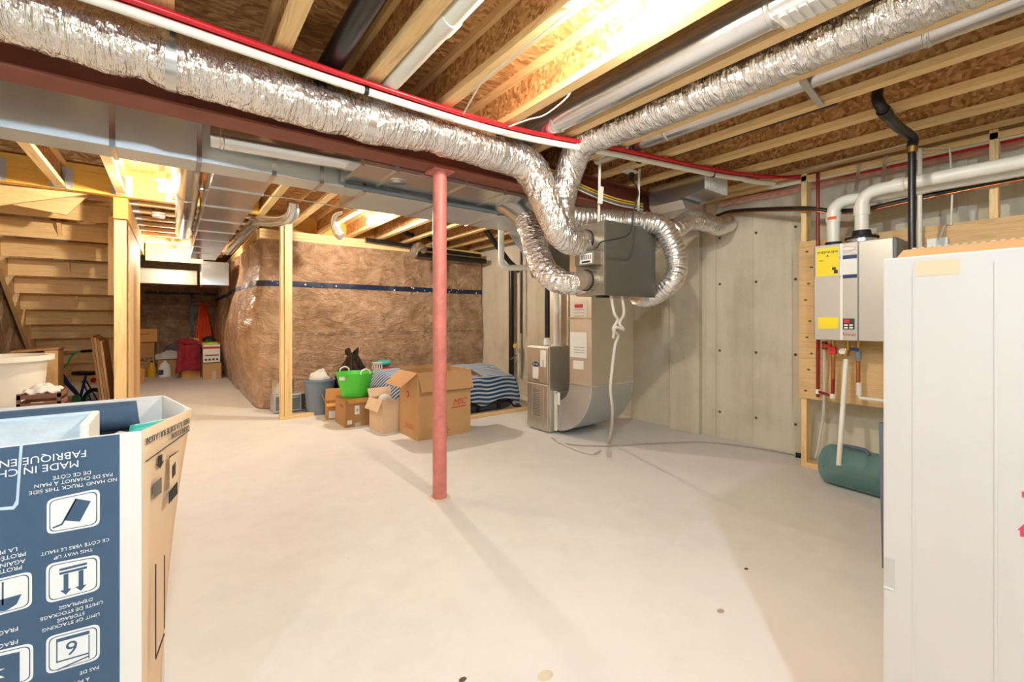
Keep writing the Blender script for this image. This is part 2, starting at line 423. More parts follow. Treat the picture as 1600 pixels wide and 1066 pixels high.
# ceiling: subfloor panels, I-joists
ce = thing('ceiling', None, None, (1.4, 2, ZF)); struct(ce)
yy = Y0
row = 0
while yy < Y1:
    y2 = min(yy+1.22, Y1); xx = X0-(1.2 if row % 2 else 0)
    while xx < X1:
        x2 = min(xx+2.44, X1+.2); a = max(xx, X0)
        if y2 > 5.65 and yy < 9.3 and a < -.4: a = -.42
        if x2 > a+.02: B((a+.001, yy+.001, ZF), (x2-.001, y2-.001, ZF+.018)).build('subfloor_panel', 'osb', ce)
        xx += 2.44
    yy = y2; row += 1
B((X0-.1, 5.6, 2.95), (-.3, 9.9, 2.97)).build('stairwell_panel', 'osb', ce)
B((X0, 5.58, ZF+.019), (-.3, 5.6, 2.95)).build('stairwell_panel', 'osb', ce); B((X0, 9.76, ZF+.019), (-.3, 9.78, 2.95)).build('stairwell_panel', 'osb', ce)
B((-.36, 5.6, ZF+.019), (-.34, 9.76, 2.95)).build('stairwell_panel', 'osb', ce)
def joist(x, y0, y1):
    j = B((x-.032, y0, ZJ), (x+.032, y1, ZJ+.038)).build('joist', 'pineY', ce)
    B((x-.005, y0, ZJ+.036), (x+.005, y1, ZF-.036)).build('web', 'osb', j)
    B((x-.032, y0, ZF-.038), (x+.032, y1, ZF)).build('top_flange', 'pineY', j)
    return j
for k in range(-4, 11):
    x = .38+.4064*k
    if x > X1-.1: break
    if k <= 0:
        joist(x, Y0, 2.62); joist(x+.05, 2.62, 5.58)
    else: joist(x, Y0, 6.6)
for k in range(11):
    y = 5.95+.4064*k
    j = B((-.34, y-.032, ZJ), (.74, y+.032, ZJ+.038)).build('joist', 'pineX', ce)
    B((-.34, y-.005, ZJ+.036), (.74, y+.005, ZF-.036)).build('web', 'osb', j)
    B((-.345, y-.036, ZJ-.002), (-.29, y+.036, ZJ+.12)).build('joist_hanger', 'galv_dull', j)
# stair header (laminated beam) and joist hangers
hd = B((X0, 5.58, ZJ-.005), (.75, 5.67, ZF)).build('header_beam', 'lvlX', ce)
for x in (.43, .0236, -.383, -.789, -1.196):
    h = MB(); h.box((x-.036, 5.50, ZJ-.003), (x+.036, 5.58, ZJ)); h.box((x-.038, 5.5, ZJ), (x-.035, 5.58, ZJ+.17)); h.box((x+.035, 5.5, ZJ), (x+.038, 5.58, ZJ+.17)); h.box((x-.075, 5.575, ZJ), (x+.075, 5.58, ZJ+.19))
    h.build('joist_hanger', 'galv_dull', hd)
B((-.45, 5.67, 2.12), (-.345, 8.7, ZF)).build('carrying_beam', 'lvlY', ce)
# sheet-metal panning inside two bays, grey in the first
B((1.61, -2.1, ZJ+.04), (1.613, 2.4, ZF)).build('panning_sheet', 'galv_dull', ce)
B((2.015, -2.1, ZJ+.04), (2.018, 2.4, ZF)).build('panning_sheet', 'steel_brown', ce)  # brown colour stands in for the dark reflection and shade in this bay

# ================================================================== STEEL
bm_ = thing('steel_beam', 'brown painted steel beam running across under the wooden joists', 'beam', (1.4, 2.58, 2.11))
B((-2.0+.55, 2.50, 2.11), (4.2, 2.66, 2.122)).build('bottom_flange', 'steel_brown', bm_)
B((-1.45, 2.575, 2.122), (4.2, 2.585, 2.305)).build('web', 'steel_brown', bm_)
B((-1.45, 2.50, 2.305), (4.2, 2.66, 2.318)).build('top_flange', 'steel_brown', bm_)
PP = onz(687, 778, 0)
po = thing('steel_post', 'round red steel post standing on the floor under the beam', 'post', (PP.x, PP.y, 0))
MB().lathe([(.0445, 0), (.0445, 2.10)], (PP.x, PP.y, 0), n=28).build('shaft', 'steel_red', po, smooth=True)
B((PP.x-.07, PP.y-.07, 2.098), (PP.x+.07, PP.y+.07, 2.109)).build('top_plate', 'steel_red', po)
def ringstain(u, v): a = u*2*PI; r = .046+v*.03*(1+.5*noise.noise((math.cos(a)*2, math.sin(a)*2, 0))); return (PP.x+r*math.cos(a), PP.y+r*math.sin(a), .006*(1-v))
MB().grid(ringstain, 24, 2).build('grout_collar', 'concrete', po)

# ================================================================== DUCTWORK
def crinkle(amp, seed, f1=26, per=0, pamp=0):
    def j(i, k, p):
        q = p*f1
        a = amp*(noise.noise((q.x+seed, q.y, q.z))+.6*noise.noise((q.x*2.3, q.y*2.3+seed, q.z*2.3)))
        a += amp*.8*noise.noise((p.x*4+seed, p.y*4, p.z*4))
        if per: a += pamp*math.sin(2*PI*i/per)
        return a
    return j
def strap(P, parent, r, d):   # a metal band around a duct at P with direction d
    d = Vector(d).normalized(); MB().lathe([(r, -.018), (r+.002, -.018), (r+.002, .018), (r, .018)], P, d, 26).build('strap', 'galv', parent, smooth=True)
# insulated flex duct along the beam, dropping to the ventilator
f1 = [V(-1.42, 2.3, 2.25), V(-.5, 2.31, 2.235), onY(265, 96, 2.33), onY(420, 143, 2.33), onY(571, 187, 2.33), onY(680, 210, 2.33), onY(775, 239, 2.33), atd(822, 258, 2.98), atd(846, 296, 2.98), atd(862, 338, 2.98), atd(876, 368, 3.0), atd(897, 381, 3.1), onX(922, 377, 2.41)]
def rr1(t):
    base = .112 if t < .8 else .112-.035*min(1, (t-.8)/.17)
    for c in (.315, .508, .62):
        base -= .012*math.exp(-((t-c)/.012)**2)
    return base
t = thing('flexible_duct', 'long crinkled silver insulated duct hung along the steel beam', 'duct', f1[3])
pts = resample(catmull(f1, 16), .011)
MB().tube(pts, rr1, 56, jit=crinkle(.05, 3, 24)).build('jacket', 'foil_A', t, smooth=False)
for px, py in ((268, 97), (573, 188), (777, 239)): strap(onY(px, py, 2.33), t, .1145, (1, 0, -.02))
# second insulated flex in a joist bay
f2 = [V(2.2, -2.0, 2.34), V(2.2, -.5, 2.34), V(2.2, .6, 2.34), V(2.2, 1.4, 2.345), V(2.2, 1.85, 2.35), atd(912, 222, 2.95), atd(892, 262, 3.06), atd(880, 306, 3.08), atd(878, 340, 3.06), atd(884, 365, 3.06)]
t = thing('flexible_duct', 'crinkled silver insulated duct lying in a joist bay, bending down to the ventilator', 'duct', f2[3])
MB().tube(resample(catmull(f2, 14), .011), lambda t: .105 if t < .8 else .105-.02*(t-.8)/.2, 52, jit=crinkle(.05, 11, 24)).build('jacket', 'foil_B', t)
p = onX(1363, 22, 2.2); strap(V(2.2, p.y, 2.34), t, .104, (0, 1, 0))
# third: from trunk collar round to the lower port
f3 = [atd(822, 343, 3.55), atd(832, 372, 3.45), atd(842, 403, 3.35), atd(858, 430, 3.28), atd(888, 443, 3.24), onX(922, 441, 2.41)]
t = thing('flexible_duct', 'short crinkled silver duct curving from the trunk to the lower left port of the ventilator', 'duct', f3[2])
MB().tube(resample(catmull(f3, 14), .009), lambda t: .092 if t < .7 else .092-.02*(t-.7)/.3, 44, jit=crinkle(.06, 21, 30, 4, .03)).build('jacket', 'foil_Z', t)
co = MB().tube([atd(781, 313, 3.72), atd(800, 324, 3.65), atd(824, 345, 3.54)], .085, 20)
co.build('collar', 'galv', t, smooth=True)
# bare corrugated flex loops right of the ventilator
f4 = [V(2.97, 2.26, 1.35), V(3.1, 2.24, 1.335), atd(1050, 440, 3.45), atd(1057, 410, 3.45), atd(1048, 377, 3.42), atd(1025, 350, 3.4), V(2.72, 2.30, 1.92), V(2.45, 2.37, 1.915), V(2.3, 2.43, 1.93), V(2.2, 2.46, 1.94)]
t = thing('flexible_duct', 'bare corrugated silver duct looping from the lower right port over the ventilator', 'duct', f4[3])
MB().tube(resample(catmull(f4, 16), .006), .078, 30, jit=crinkle(.035, 5, 40, 5, .05)).build('jacket', 'flex_bare', t, smooth=True)
f5 = [V(2.97, 2.26, 1.66), V(3.08, 2.25, 1.72), atd(1056, 358, 3.6), atd(1076, 345, 3.75), atd(1100, 347, 3.9), atd(1122, 354, 4.05), onX(1138, 350, 4.2)]
t = thing('flexible_duct', 'bare corrugated silver duct running from the ventilator to the concrete wall', 'duct', f5[3])
MB().tube(resample(catmull(f5, 16), .006), .076, 30, jit=crinkle(.035, 9, 40, 5, .05)).build('jacket', 'flex_bare', t, smooth=True)

def seams_rect(parent, xs, y0, y1, z0, z1, axis=0):
    for x in xs:
        m = MB()
        if axis == 0: m.box((x-.012, y0-.010, z0-.010), (x+.012, y1+.010, z1))
        else: m.box((y0-.008, x-.010, z0-.008), (y1+.008, x+.010, z1))
        m.build('drive_cleat', 'galv', parent)
# lower supply trunk
t = thing('trunk_duct', 'long galvanized rectangular trunk duct running behind the brown beam', 'duct', (1, 3.2, 2.05))
B((-1.45, 3.10, 2.05), (1.05, 3.31, 2.30)).build('narrow_section', 'galv_sheet', t, bevel=.002)
B((1.05, 3.10, 2.04), (3.45, 3.62, 2.29)).build('wide_section', 'galv_sheet', t, bevel=.002)
seams_rect(t, (-1.2, -.75, -.25, .12, .5, .78), 3.10, 3.31, 2.05, 2.3)
seams_rect(t, (1.06, 1.6, 2.2, 2.8), 3.10, 3.62, 2.04, 2.29)
MB().hexa([(3.0, 3.36, 1.72), (3.45, 3.36, 1.55), (3.45, 3.64, 1.55), (3.0, 3.64, 1.72), (2.7, 3.3, 2.04), (3.45, 3.3, 2.04), (3.45, 3.64, 2.04), (2.7, 3.64, 2.04)]).build('plenum_transition', 'galv', t)
# branch towards the corridor
t = thing('branch_duct', 'flat galvanized branch duct leading from the trunk towards the corridor', 'duct', (.36, 5, 2.06))
B((.20, 3.31, 2.06), (.52, 8.2, 2.26)).build('body', 'galv', t, bevel=.002)
seams_rect(t, [3.7+.62*i for i in range(7)], .20, .52, 2.06, 2.26, 1)
# near trunk with end cap (return)
t = thing('return_duct', 'galvanized return trunk with closed end, tucked against the far side of the beam', 'duct', (2, 2.85, 2.08))
B((.89, 2.67, 2.08), (3.0, 3.05, 2.30)).build('body', 'galv', t, bevel=.002)
seams_rect(t, (.9, 1.12, 1.62, 1.95, 2.4), 2.67, 3.05, 2.08, 2.3)
c = onz(632, 276, 2.08); MB().lathe([(.075, 0), (.07, .004), (.03, .003), (.025, .008), (0, .009)], (c.x, 2.86, 2.079), (0, 0, -1), 20).build('round_cap', 'galv', t, smooth=True)
# round pipe along trunk
def pipe(name, label, pts, r, mat='galv', rings=(), cat='duct', sm=0, n=24, group=None):
    o = thing(name, label, cat, Vector(pts[0]), group=group)
    pp = [Vector(q) for q in pts]
    MB().tube(catmull(pp, sm) if sm else pp, r, n).build('pipe', mat, o, smooth=True)
    for q, d in rings:
        MB().lathe([(r, -.012), (r+.004, -.008), (r+.004, .008), (r, .012)], q, d, n).build('joint', mat, o, smooth=True)
    return o
a = onY(340, 222, 2.98); b = onY(548, 258, 2.98)
pipe('round_duct', 'bright round galvanized pipe alongside the trunk below the beam', [V(a.x-.03, 3.0, 2.17), V(.9, 2.93, 2.17)], .058, rings=[(V(a.x+.02, 2.995, 2.17), (1, 0, 0))])
pipe('round_duct', 'wide round galvanized pipe beside the joist in the bay left of the insulated duct', [V(1.87, 2.35, 2.375), V(1.87, 2.2, 2.372), V(1.87, -2.1, 2.37)], .075, rings=[(V(1.87, 2.0, 2.371), (0, 1, 0)), (V(1.87, .78, 2.371), (0, 1, 0))])
pipe('round_duct', 'round galvanized pipe in the joist bay right of the insulated duct', [V(2.55, 2.3, 2.375), V(2.55, -2.1, 2.37)], .062, rings=[(V(2.55, 1.7, 2.372), (0, 1, 0)), (V(2.55, .45, 2.372), (0, 1, 0))])
p1 = onX(1268, 128, 2.55)
tag(MB().bar((2.44, p1.y, 2.312), (2.80, p1.y+.04, 2.312), .03, .012).build('support_strap', 'galv_dull'), 'short metal strap holding up the galvanized pipe between two joists', 'strap')
pipe('round_duct', 'round galvanized duct running down the corridor ceiling past the glowing bulb', [V(.1, 3.33, 2.30), V(.1, 3.7, 2.28), V(.1, 4.4, 2.215), V(.1, 5.0, 2.20), V(.1, 6.6, 2.19), V(.1, 6.9, 2.23)], .08, rings=[(V(.1, 4.6, 2.21), (0, 1, 0)), (V(.1, 5.4, 2.2), (0, 1, 0))])
q = [atd(459, 316, 4.75), atd(457, 334, 4.8), atd(447, 343, 4.85), atd(425, 346, 4.95), atd(405, 345, 5.0), atd(396, 350, 5.15), atd(375, 372, 5.9), atd(356, 393, 6.9)]
pipe('round_duct', 'round galvanized duct with elbows dropping above the corner of the insulated wall', q, .062, sm=6, rings=[(q[3], (1, 0, 0)), (q[6], (0, 1, 0))])
q = [atd(540, 330, 5.3), atd(527, 335, 5.35), atd(524, 350, 5.4), atd(528, 364, 5.4), atd(534, 370, 5.4)]
pipe('elbow_duct', 'small galvanized elbow duct hanging under the joists left of the far bulb', q, .055, sm=6)
q = [atd(645, 398, 6.3), atd(650, 388, 6.35), atd(658, 385, 6.5), atd(662, 390, 6.7)]
pipe('elbow_duct', 'small foil elbow poking from the insulated wall beside the red post', q, .06, sm=6, mat='flex_bare')
t = thing('crossing_duct', 'galvanized duct box crossing the corridor by the far wall', 'duct', (.2, 8.6, 1.7))
a = onY(216, 430, 9.9); b = onY(303, 430, 9.9); c = onY(337, 430, 9.0)
B((a.x-.3, 9.9, 1.78), (b.x+.05, 10.3, 2.04)).build('body', 'erv_steel', t, bevel=.003)
B((.36, 8.5, 1.70), (.72, 9.1, 2.07)).build('boot', 'galv', t, bevel=.003)
tag(B((-.34, 9.0, 2.08), (.4, 9.04, 2.34)).build('cross_beam', 'pineX'), 'pale timber cross beam below the corridor joists by the far bulb', 'beam')
# wall supply boot with register
t = thing('wall_duct', 'short galvanized duct box with a white register, under the joists near the concrete wall', 'duct', (3.5, 2.1, 2.15))
B((3.35, 2.12, 2.14), (3.66, 2.42, 2.315)).build('body', 'galv', t, bevel=.002)
MB().hexa([(3.35, 1.9, 2.19), (3.66, 1.9, 2.19), (3.66, 2.12, 2.15), (3.35, 2.12, 2.15), (3.35, 1.9, 2.31), (3.66, 1.9, 2.31), (3.66, 2.12, 2.31), (3.35, 2.12, 2.31)]).build('neck', 'galv', t)
MB().hexa([(3.4, 2.1, 2.08), (3.66, 2.1, 2.08), (3.66, 2.42, 2.08), (3.4, 2.42, 2.08), (3.35, 2.1, 2.14), (3.66, 2.1, 2.14), (3.66, 2.42, 2.14), (3.35, 2.42, 2.14)]).build('sloped_pan', 'galv', t)
g = B((3.34, 1.885, 2.185), (3.675, 1.9, 2.315)).build('register', 'white_paint', t, bevel=.003)
for i in range(12): B((3.36+i*.0255, 1.880, 2.2), (3.374+i*.0255, 1.886, 2.30)).build('louvre', 'white_paint', g)
# ceiling register
t = thing('ceiling_register', 'white floor register hanging face down between joists at the top of the picture', 'vent', (1.9, .6, 2.29))
r0 = onz(1208, 20, 2.3); 
B((1.80, .42, 2.296), (1.93, .76, 2.306)).build('frame', 'white_paint', t, bevel=.003)
for i in range(9): MB().bar((1.815, .46+i*.033, 2.290), (1.915, .46+i*.033, 2.290), .02, .008).build('louvre', 'white_paint', t)

# ================================================================== VENTILATOR
EX0, EX1, EY0, EY1 = 2.40, 2.97, 2.09, 2.38
ez0 = onX(944, 461, EX0).z; ez1 = onX(944, 345, EX0).z
ez0, ez1 = 1.325, 1.845
t = thing('ventilator', 'dark grey heat recovery ventilator box hanging from straps below the joists', 'appliance', (2.68, 2.23, ez0))
B((EX0, EY0+.012, ez0), (EX1, EY1, ez1)).build('casing', 'erv_steel', t, bevel=.004)
B((EX0-.003, EY0, ez0-.004), (EX1+.003, EY0+.013, ez1+.003)).build('front_door', 'erv_dark', t, bevel=.003)
for z, nm in ((1.715, 'port'), (1.43, 'port')):
    MB().lathe([(.07, 0), (.07, .11), (.066, .112)], (EX0, 2.22, z), (-1, 0, 0), 24).build(nm, 'erv_steel', t, smooth=True)
    MB().lathe([(.074, .055), (.077, .058), (.077, .07), (.074, .073)], (EX0, 2.22, z), (-1, 0, 0), 24).build('zip_tie', 'rubber_black', t)
for z in (1.66, 1.35): MB().lathe([(.072, 0), (.072, .05)], (EX1, 2.26, z), (1, 0, 0), 24).build('port', 'erv_steel', t, smooth=True)
cb = B((EX0-.09, 2.12, 1.535), (EX0, 2.30, 1.63)).build('control_box', 'erv_steel', t, bevel=.003)
B((EX0-.092, 2.135, 1.545), (EX0-.0895, 2.25, 1.615)).build('rating_label', 'paper', cb)
B((EX0-.094, 2.15, 1.550), (EX0-.0915, 2.23, 1.563)).build('barcode', 'print_black', cb)
for i in range(5): B((EX0-.0925, 2.142+i*.02, 1.572), (EX0-.0918, 2.154+i*.02, 1.605)).build('label_column', 'print_grey', cb)
MB().box((2.42, 2.14, 1.31), (2.50, 2.2, 1.326)).build('drain_pan', 'rubber_black', t)
for (x, y) in ((2.45, 2.2), (2.9, 2.2)):
    MB().bar((x, y, ez1-.01), (x-.02, y-.03, 2.32), .022, .004, (0, 1, 0)).build('hanger_strap', 'pvc_white', t)
MB().bar((2.43, 2.17, 1.98), (2.435, 2.16, 2.1), .04, .01, (0, 1, 0)).build('strap_buckle', 'pvc_white', t)
# drain hose with knot
dp = [V(2.50, 2.13, 1.325), V(2.5, 2.1, 1.2), atd(965, 500, 3.2), atd(958, 515, 3.2), atd(966, 524, 3.25), atd(961, 540, 3.25), atd(956, 580, 3.22), atd(954, 610, 3.2), atd(958, 640, 3.2), V(0, 0, 0), V(0, 0, 0), V(0, 0, 0)]
dp[8] = atd(957, 650, 3.35); dp[9] = onz(950, 692, .012); dp[10] = onz(925, 709, .012); dp[11] = onz(870, 690, .012)
t = thing('drain_hose', 'pale clear drain hose knotted below the ventilator and trailing to the floor', 'hose', (dp[9].x, dp[9].y, 0))
T(dp, .0105, 10, 8).build('hose', 'hose_clear', t, smooth=True)
T([V(2.62, 2.13, 1.325), V(2.62, 2.11, 1.2), atd(968, 505, 3.2), atd(974, 515, 3.2), atd(962, 512, 3.17), atd(958, 528, 3.2)], .0105, 10, 8).build('hose_branch', 'hose_clear', t, smooth=True)
hp = [onz(862, 684, .008), onz(880, 693, .008), onz(940, 697, .008), onz(1020, 693, .008), onz(1100, 691, .008), onz(1180, 700, .008), onz(1240, 711, .008)]
tag(T(hp, .006, 8, 8).build('floor_hose', 'hose_tan', smooth=True), 'thin grey hose running across the floor from the furnace to the wall', 'hose')
hp = onz(1243, 711, .02)
tag(MB().tube([hp, hp+V(.04, -.1, 0)], .02, 10).build('condensate_fitting', 'rubber_black', smooth=True), 'small black fitting on the floor at the end of the hose', 'fitting')
# power cord and outlet
oc = onz(984, 267, 2.315)
t = thing('ceiling_outlet', 'white outlet plate on the joist above the ventilator', 'outlet', oc)
B((oc.x-.06, oc.y-.035, 2.300), (oc.x+.06, oc.y+.035, 2.318)).build('plate', 'white_paint', t, bevel=.003)
B((oc.x+.0, oc.y-.02, 2.25), (oc.x+.03, oc.y+.01, 2.301)).build('plug', 'rubber_black', t, bevel=.004)
tag(T([oc+V(.015, -.005, -.06), atd(997, 300, 3.05), atd(990, 330, 3.02), atd(988, 350, 3.0), atd(980, 368, 2.98), atd(955, 375, 2.95), atd(940, 378, 2.95), atd(932, 388, 3.0)], .005, 8, 8).build('power_cord', 'rubber_black', smooth=True), 'black power cord from the ceiling outlet to the ventilator', 'cord')
for i, (m_, dy) in enumerate((('cable_yellow', 0), ('cable_yellow', .02), ('cable_white', .05), ('conduit_grey', .035))):
    q = [V(2.05, 2.44, 2.26-dy), V(2.3, 2.46, 2.25-dy), V(2.62, 2.47, 2.20-dy), V(2.95, 2.46, 2.165-dy), V(3.3, 2.45, 2.17-dy)]
    tag(T(q, .006, 8, 8).build('electrical_cable', m_, smooth=True), ['upper yellow cable', 'lower yellow cable', 'white cable', 'grey cable'][i]+' sagging along the beam behind the ventilator', 'cable', 'cables behind the ventilator')

# ================================================================== FURNACE
fx0, fx1, fy0, fy1, fh = 3.015, 3.74, 3.38, 3.72, .88
t = thing('furnace', 'tan metal gas furnace cabinet standing on the floor by the return duct', 'furnace', (3.38, 3.55, 0))
B((fx0+.02, fy0, .01), (fx1, fy1, fh)).build('cabinet', 'furnace_metal', t, bevel=.006)
for z0, z1 in ((.03, .49), (.50, .87)):
    d = B((fx0, fy0+.004, z0), (fx0+.02, fy1-.004, z1)).build('door', 'furnace_metal', t, bevel=.008)
    for s in (.07, .25):
        B((fx0-.003, fy0+s, z0+.12 if z0 < .4 else z0+.03), (fx0, fy0+s+.012, z1-.03 if z0 < .4 else z1-.13)).build('door_rib', 'furnace_metal', d)
MB().lathe([(.055, 0), (.055, .004), (.05, .005)], (fx0, fy0+.19, .69), (-1, 0, 0), 24, sy=.45).build('badge', 'print_navy', t, smooth=True)
text('Carrier', .03, 'print_white', t, (fx0-.006, fy0+.19, .682), (0, -1, 0), (0, 0, 1), shear=.2)
B((fx0-.001, fy0+.03, .67), (fx0, fy0+.12, .84)).build('notice', 'paper', t)
B((fx0-.001, fy0+.15, .54), (fx0, fy0+.24, .66)).build('notice', 'paper', t)
for i in range(14): B((fx0-.0008, fy0+.13, .16+i*.02), (fx0, fy0+.23, .168+i*.02)).build('vent_slot', 'print_grey', t)
for i in range(4): B((fx0-.0008, fy0+.14+i*.02, .515), (fx0, fy0+.148+i*.02, .535)).build('vent_slot', 'print_grey', t)
t = thing('supply_plenum', 'galvanized plenum rising from the back of the furnace to the trunk', 'duct', (3.55, 3.55, fh))
B((3.32, fy0+.02, fh+.002), (3.74, fy1-.01, 2.04)).build('body', 'furnace_metal', t, bevel=.003)
# return drop with curved boot
rx0, rx1, ry0, ry1 = 3.10, 3.71, 2.87, 3.16
t = thing('return_drop', 'tall tan metal return duct with a curved boot at the floor beside the furnace', 'duct', (3.4, 3.05, 0))
B((rx0, ry0, .53), (rx1, ry1, 2.035)).build('shaft', 'furnace_metal', t, bevel=.003)
R = .49; arc = [(ry0+R-R*math.cos(a), .53-R*math.sin(a)) for a in [i*PI/2/14 for i in range(15)]]
ri = R-(ry1-ry0); arc2 = [(ry0+R-ri*math.cos(a), .53-ri*math.sin(a)) for a in [i*PI/2/14 for i in range(15)]]
bt = MB(); o = arc+list(reversed(arc2))
m = MB()
for i in range(14):
    q = [arc[i], arc[i+1], arc2[i+1], arc2[i]]
    m.hexa([(rx0, *q[0]), (rx0, *q[1]), (rx0, *q[2]), (rx0, *q[3]), (rx1, *q[0]), (rx1, *q[1]), (rx1, *q[2]), (rx1, *q[3])])
bo = m.build('boot', 'galv_dull', t)
mm = MB()
mm.tube([V(rx0-.002, y, z) for y, z in arc], .006, 6); mm.build('boot_seam', 'galv', bo, smooth=True)
B((rx0-.006, ry0-.006, .52), (rx1+.006, ry1+.006, .535)).build('drive_cleat', 'galv', t)
B((rx0-.006, ry0-.004, 1.16), (rx0, ry1+.004, 1.175)).build('drive_cleat', 'galv', t)
fb = B((rx0-.015, fy0-.09, .05), (rx0+.35, fy0-.002, .43)).build('filter_rack', 'galv', t, bevel=.003)
B((rx0-.02, fy0-.06, .03), (rx0-.014, fy0-.02, .40)).build('filter_cover', 'pvc_white', t)
B((rx0-.02, fy0-.1, .30), (rx0-.014, fy0-.065, .42)).build('junction_plate', 'paper', t)
pz = lambda py: onX(900, py, rx0).z
for (a, b, c, d, nm) in ((892, 918, 472, 498, 'sign'), (891, 917, 519, 560, 'notice'), (896, 912, 563, 578, 'notice')):
    p, q = onX(a, c, rx0), onX(b, d, rx0); B((rx0-.0025, p.y, p.z), (rx0-.001, q.y, q.z)).build(nm, 'paper', t)
p = onX(905, 478, rx0); B((rx0-.004, p.y-.05, p.z-.02), (rx0-.0026, p.y+.06, p.z+.015)).build('sign_print', 'print_red', t)
for py in (484, 489, 494): p = onX(905, py, rx0); B((rx0-.004, p.y-.07, p.z-.002), (rx0-.0026, p.y+.07, p.z+.002)).build('sign_print', 'print_grey', t)
for py in (543, 547, 551): p = onX(904, py, rx0); B((rx0-.004, p.y-.08, p.z-.002), (rx0-.0026, p.y+.06, p.z+.002)).build('sign_print', 'print_grey', t)

# ================================================================== PIPES behind furnace
def plainpipe(name, label, pts, r, mat, cat='pipe', sm=0, n=14, group=None):
    return tag(T(pts, r, n, sm).build(name, mat, smooth=True), label, cat, group)
plainpipe('drain_stack', 'thick black vertical drain pipe against the concrete wall left of the furnace', [onX(799, 420, 4.18)*1, V(4.18, onX(799, 420, 4.18).y, .03)], .042, 'abs_black')
y_ = onX(810, 420, 4.2).y
plainpipe('grey_conduit', 'grey vertical strip pipe on the wall right of the black drain stack', [V(4.22, y_, 2.2), V(4.22, y_, .3)], .03, 'concrete')
plainpipe('gas_line', 'thin black gas line coming down the wall left of the furnace', [onX(814, 385, 4.16), onX(814, 470, 4.16), V(4.16, onX(814, 470, 4.16).y, .95)], .012, 'abs_black')
gv = onX(807, 543, 4.12)
t = thing('gas_valve', 'brass gas valve with yellow handle on the wall left of the furnace', 'valve', gv)
MB().tube([gv+V(0, 0, .06), gv+V(0, 0, -.22)], .016, 10).build('nipple', 'galv', t, smooth=True)
B(gv+V(-.04, -.03, -.01), gv+V(-.025, .03, .05)).build('handle', 'cable_yellow', t, bevel=.004)
for z in (-.05, -.12, -.2): MB().lathe([(.024, -.015), (.024, .015)], gv+V(0, 0, z), n=8).build('union', 'galv', t)
MB().tube([gv+V(0, 0, -.12), gv+V(-.5, -.5, -.12)], .011, 8).build('branch', 'abs_black', t, smooth=True)
plainpipe('white_vent_pipe', 'white plastic vent pipe turning an elbow behind the silver ducts', [atd(783, 322, 4.6), atd(783, 400, 4.6), atd(784.5, 412, 4.6), atd(790, 417.5, 4.6), atd(800, 418.5, 4.6), atd(862, 418.5, 4.6)], .031, 'pvc_white', sm=6)
plainpipe('white_vent_pipe', 'straight white plastic pipe rising from the top of the furnace', [V(3.2, 3.46, .89), V(3.2, 3.46, 1.72)], .03, 'pvc_white')
plainpipe('black_vent_pipe', 'straight black pipe rising from the furnace top beside the white pipe', [V(3.2, 3.60, .96), V(3.2, 3.60, 1.72)], .028, 'abs_black')
tag(MB().lathe([(.04, 0), (.04, .05), (.03, .07)], (3.2, 3.6, .882), n=16).build('pipe_flange', 'white_paint', smooth=True), 'white collar at the foot of the black furnace pipe', 'fitting')
plainpipe('black_drain_pipe', 'upper black pipe running along the top of the insulated wall', [V(2.2, 6.36, 2.30), V(3.1, 6.36, 2.26), V(4.1, 6.3, 2.22)], .03, 'abs_black')
plainpipe('black_drain_pipe', 'lower thick black pipe along the top of the insulated wall right of the red post', [V(2.9, 6.33, 2.16), V(3.6, 6.3, 2.14), V(4.15, 6.2, 2.12)], .042, 'abs_black')
plainpipe('black_drain_pipe', 'sloping black pipe between the trunk duct and the drain stack', [atd(757, 357, 6.2), atd(775, 382, 6.3), atd(795, 408, 6.45), atd(812, 424, 6.5)], .036, 'abs_black')
plainpipe('black_drain_pipe', 'curved black pipe under the joists between far bulb and red post', [onY(626, 345, 6.1), onY(630, 360, 6.1), onY(640, 367, 6.1), onY(660, 371, 6.2), onY(700, 378, 6.3)], .035, 'abs_black', sm=6)
plainpipe('grey_conduit', 'grey conduit running along the edge of the return trunk past the red post', [V(.92, 3.07, 2.055), V(2.7, 3.07, 2.055)], .016, 'conduit_grey')
plainpipe('electrical_cable', 'white cable strung across under the trunk towards the corridor bulb', [atd(265, 288, 4.0), atd(330, 297, 4.0), atd(420, 306, 4.2), atd(490, 316, 4.4), atd(560, 330, 4.6)], .005, 'cable_white', 'cable', 6, 6)
plainpipe('electrical_cable', 'white cable looping over the round corridor duct', [atd(282, 270, 3.6), atd(296, 290, 3.55), atd(318, 300, 3.6), atd(335, 305, 3.7)], .005, 'cable_white', 'cable', 6, 6)
plainpipe('electrical_cable', 'thin white cable lying across the joists near the red pipes', [atd(724, 178, 2.4), atd(752, 128, 2.1), V(1.193, 1.2, 2.315)], .004, 'cable_white', 'cable', 0, 6)
plainpipe('electrical_cable', 'thin white wavy cable across the silver pipe bay', [atd(795, 198, 2.55), atd(825, 187, 2.5), atd(850, 180, 2.45), atd(880, 158, 2.35), atd(895, 140, 2.3)], .004, 'cable_white', 'cable', 6, 6)
# plate and stud post by insulated wall
sp = onz(447, 655, 0)
t = thing('stud_post', 'post of three pale studs standing on the floor in front of the insulated wall', 'post', (sp.x, sp.y, 0))
for i in range(3): B((sp.x-.06+i*.041, sp.y-.02-.012*(i % 2), .038), (sp.x-.021+i*.041, sp.y+.069, 2.318)).build('stud', 'pineZ', t, bevel=.002)
B((sp.x-.07, sp.y-.03, 0), (sp.x+.30, sp.y+.06, .038)).build('bottom_plate', 'pineX', t)
tag(B((2.55, 4.42, 0), (3.72, 4.51, .038)).build('floor_plate', 'pineX'), 'flat pale timber plate on the floor in front of the grey case', 'timber')

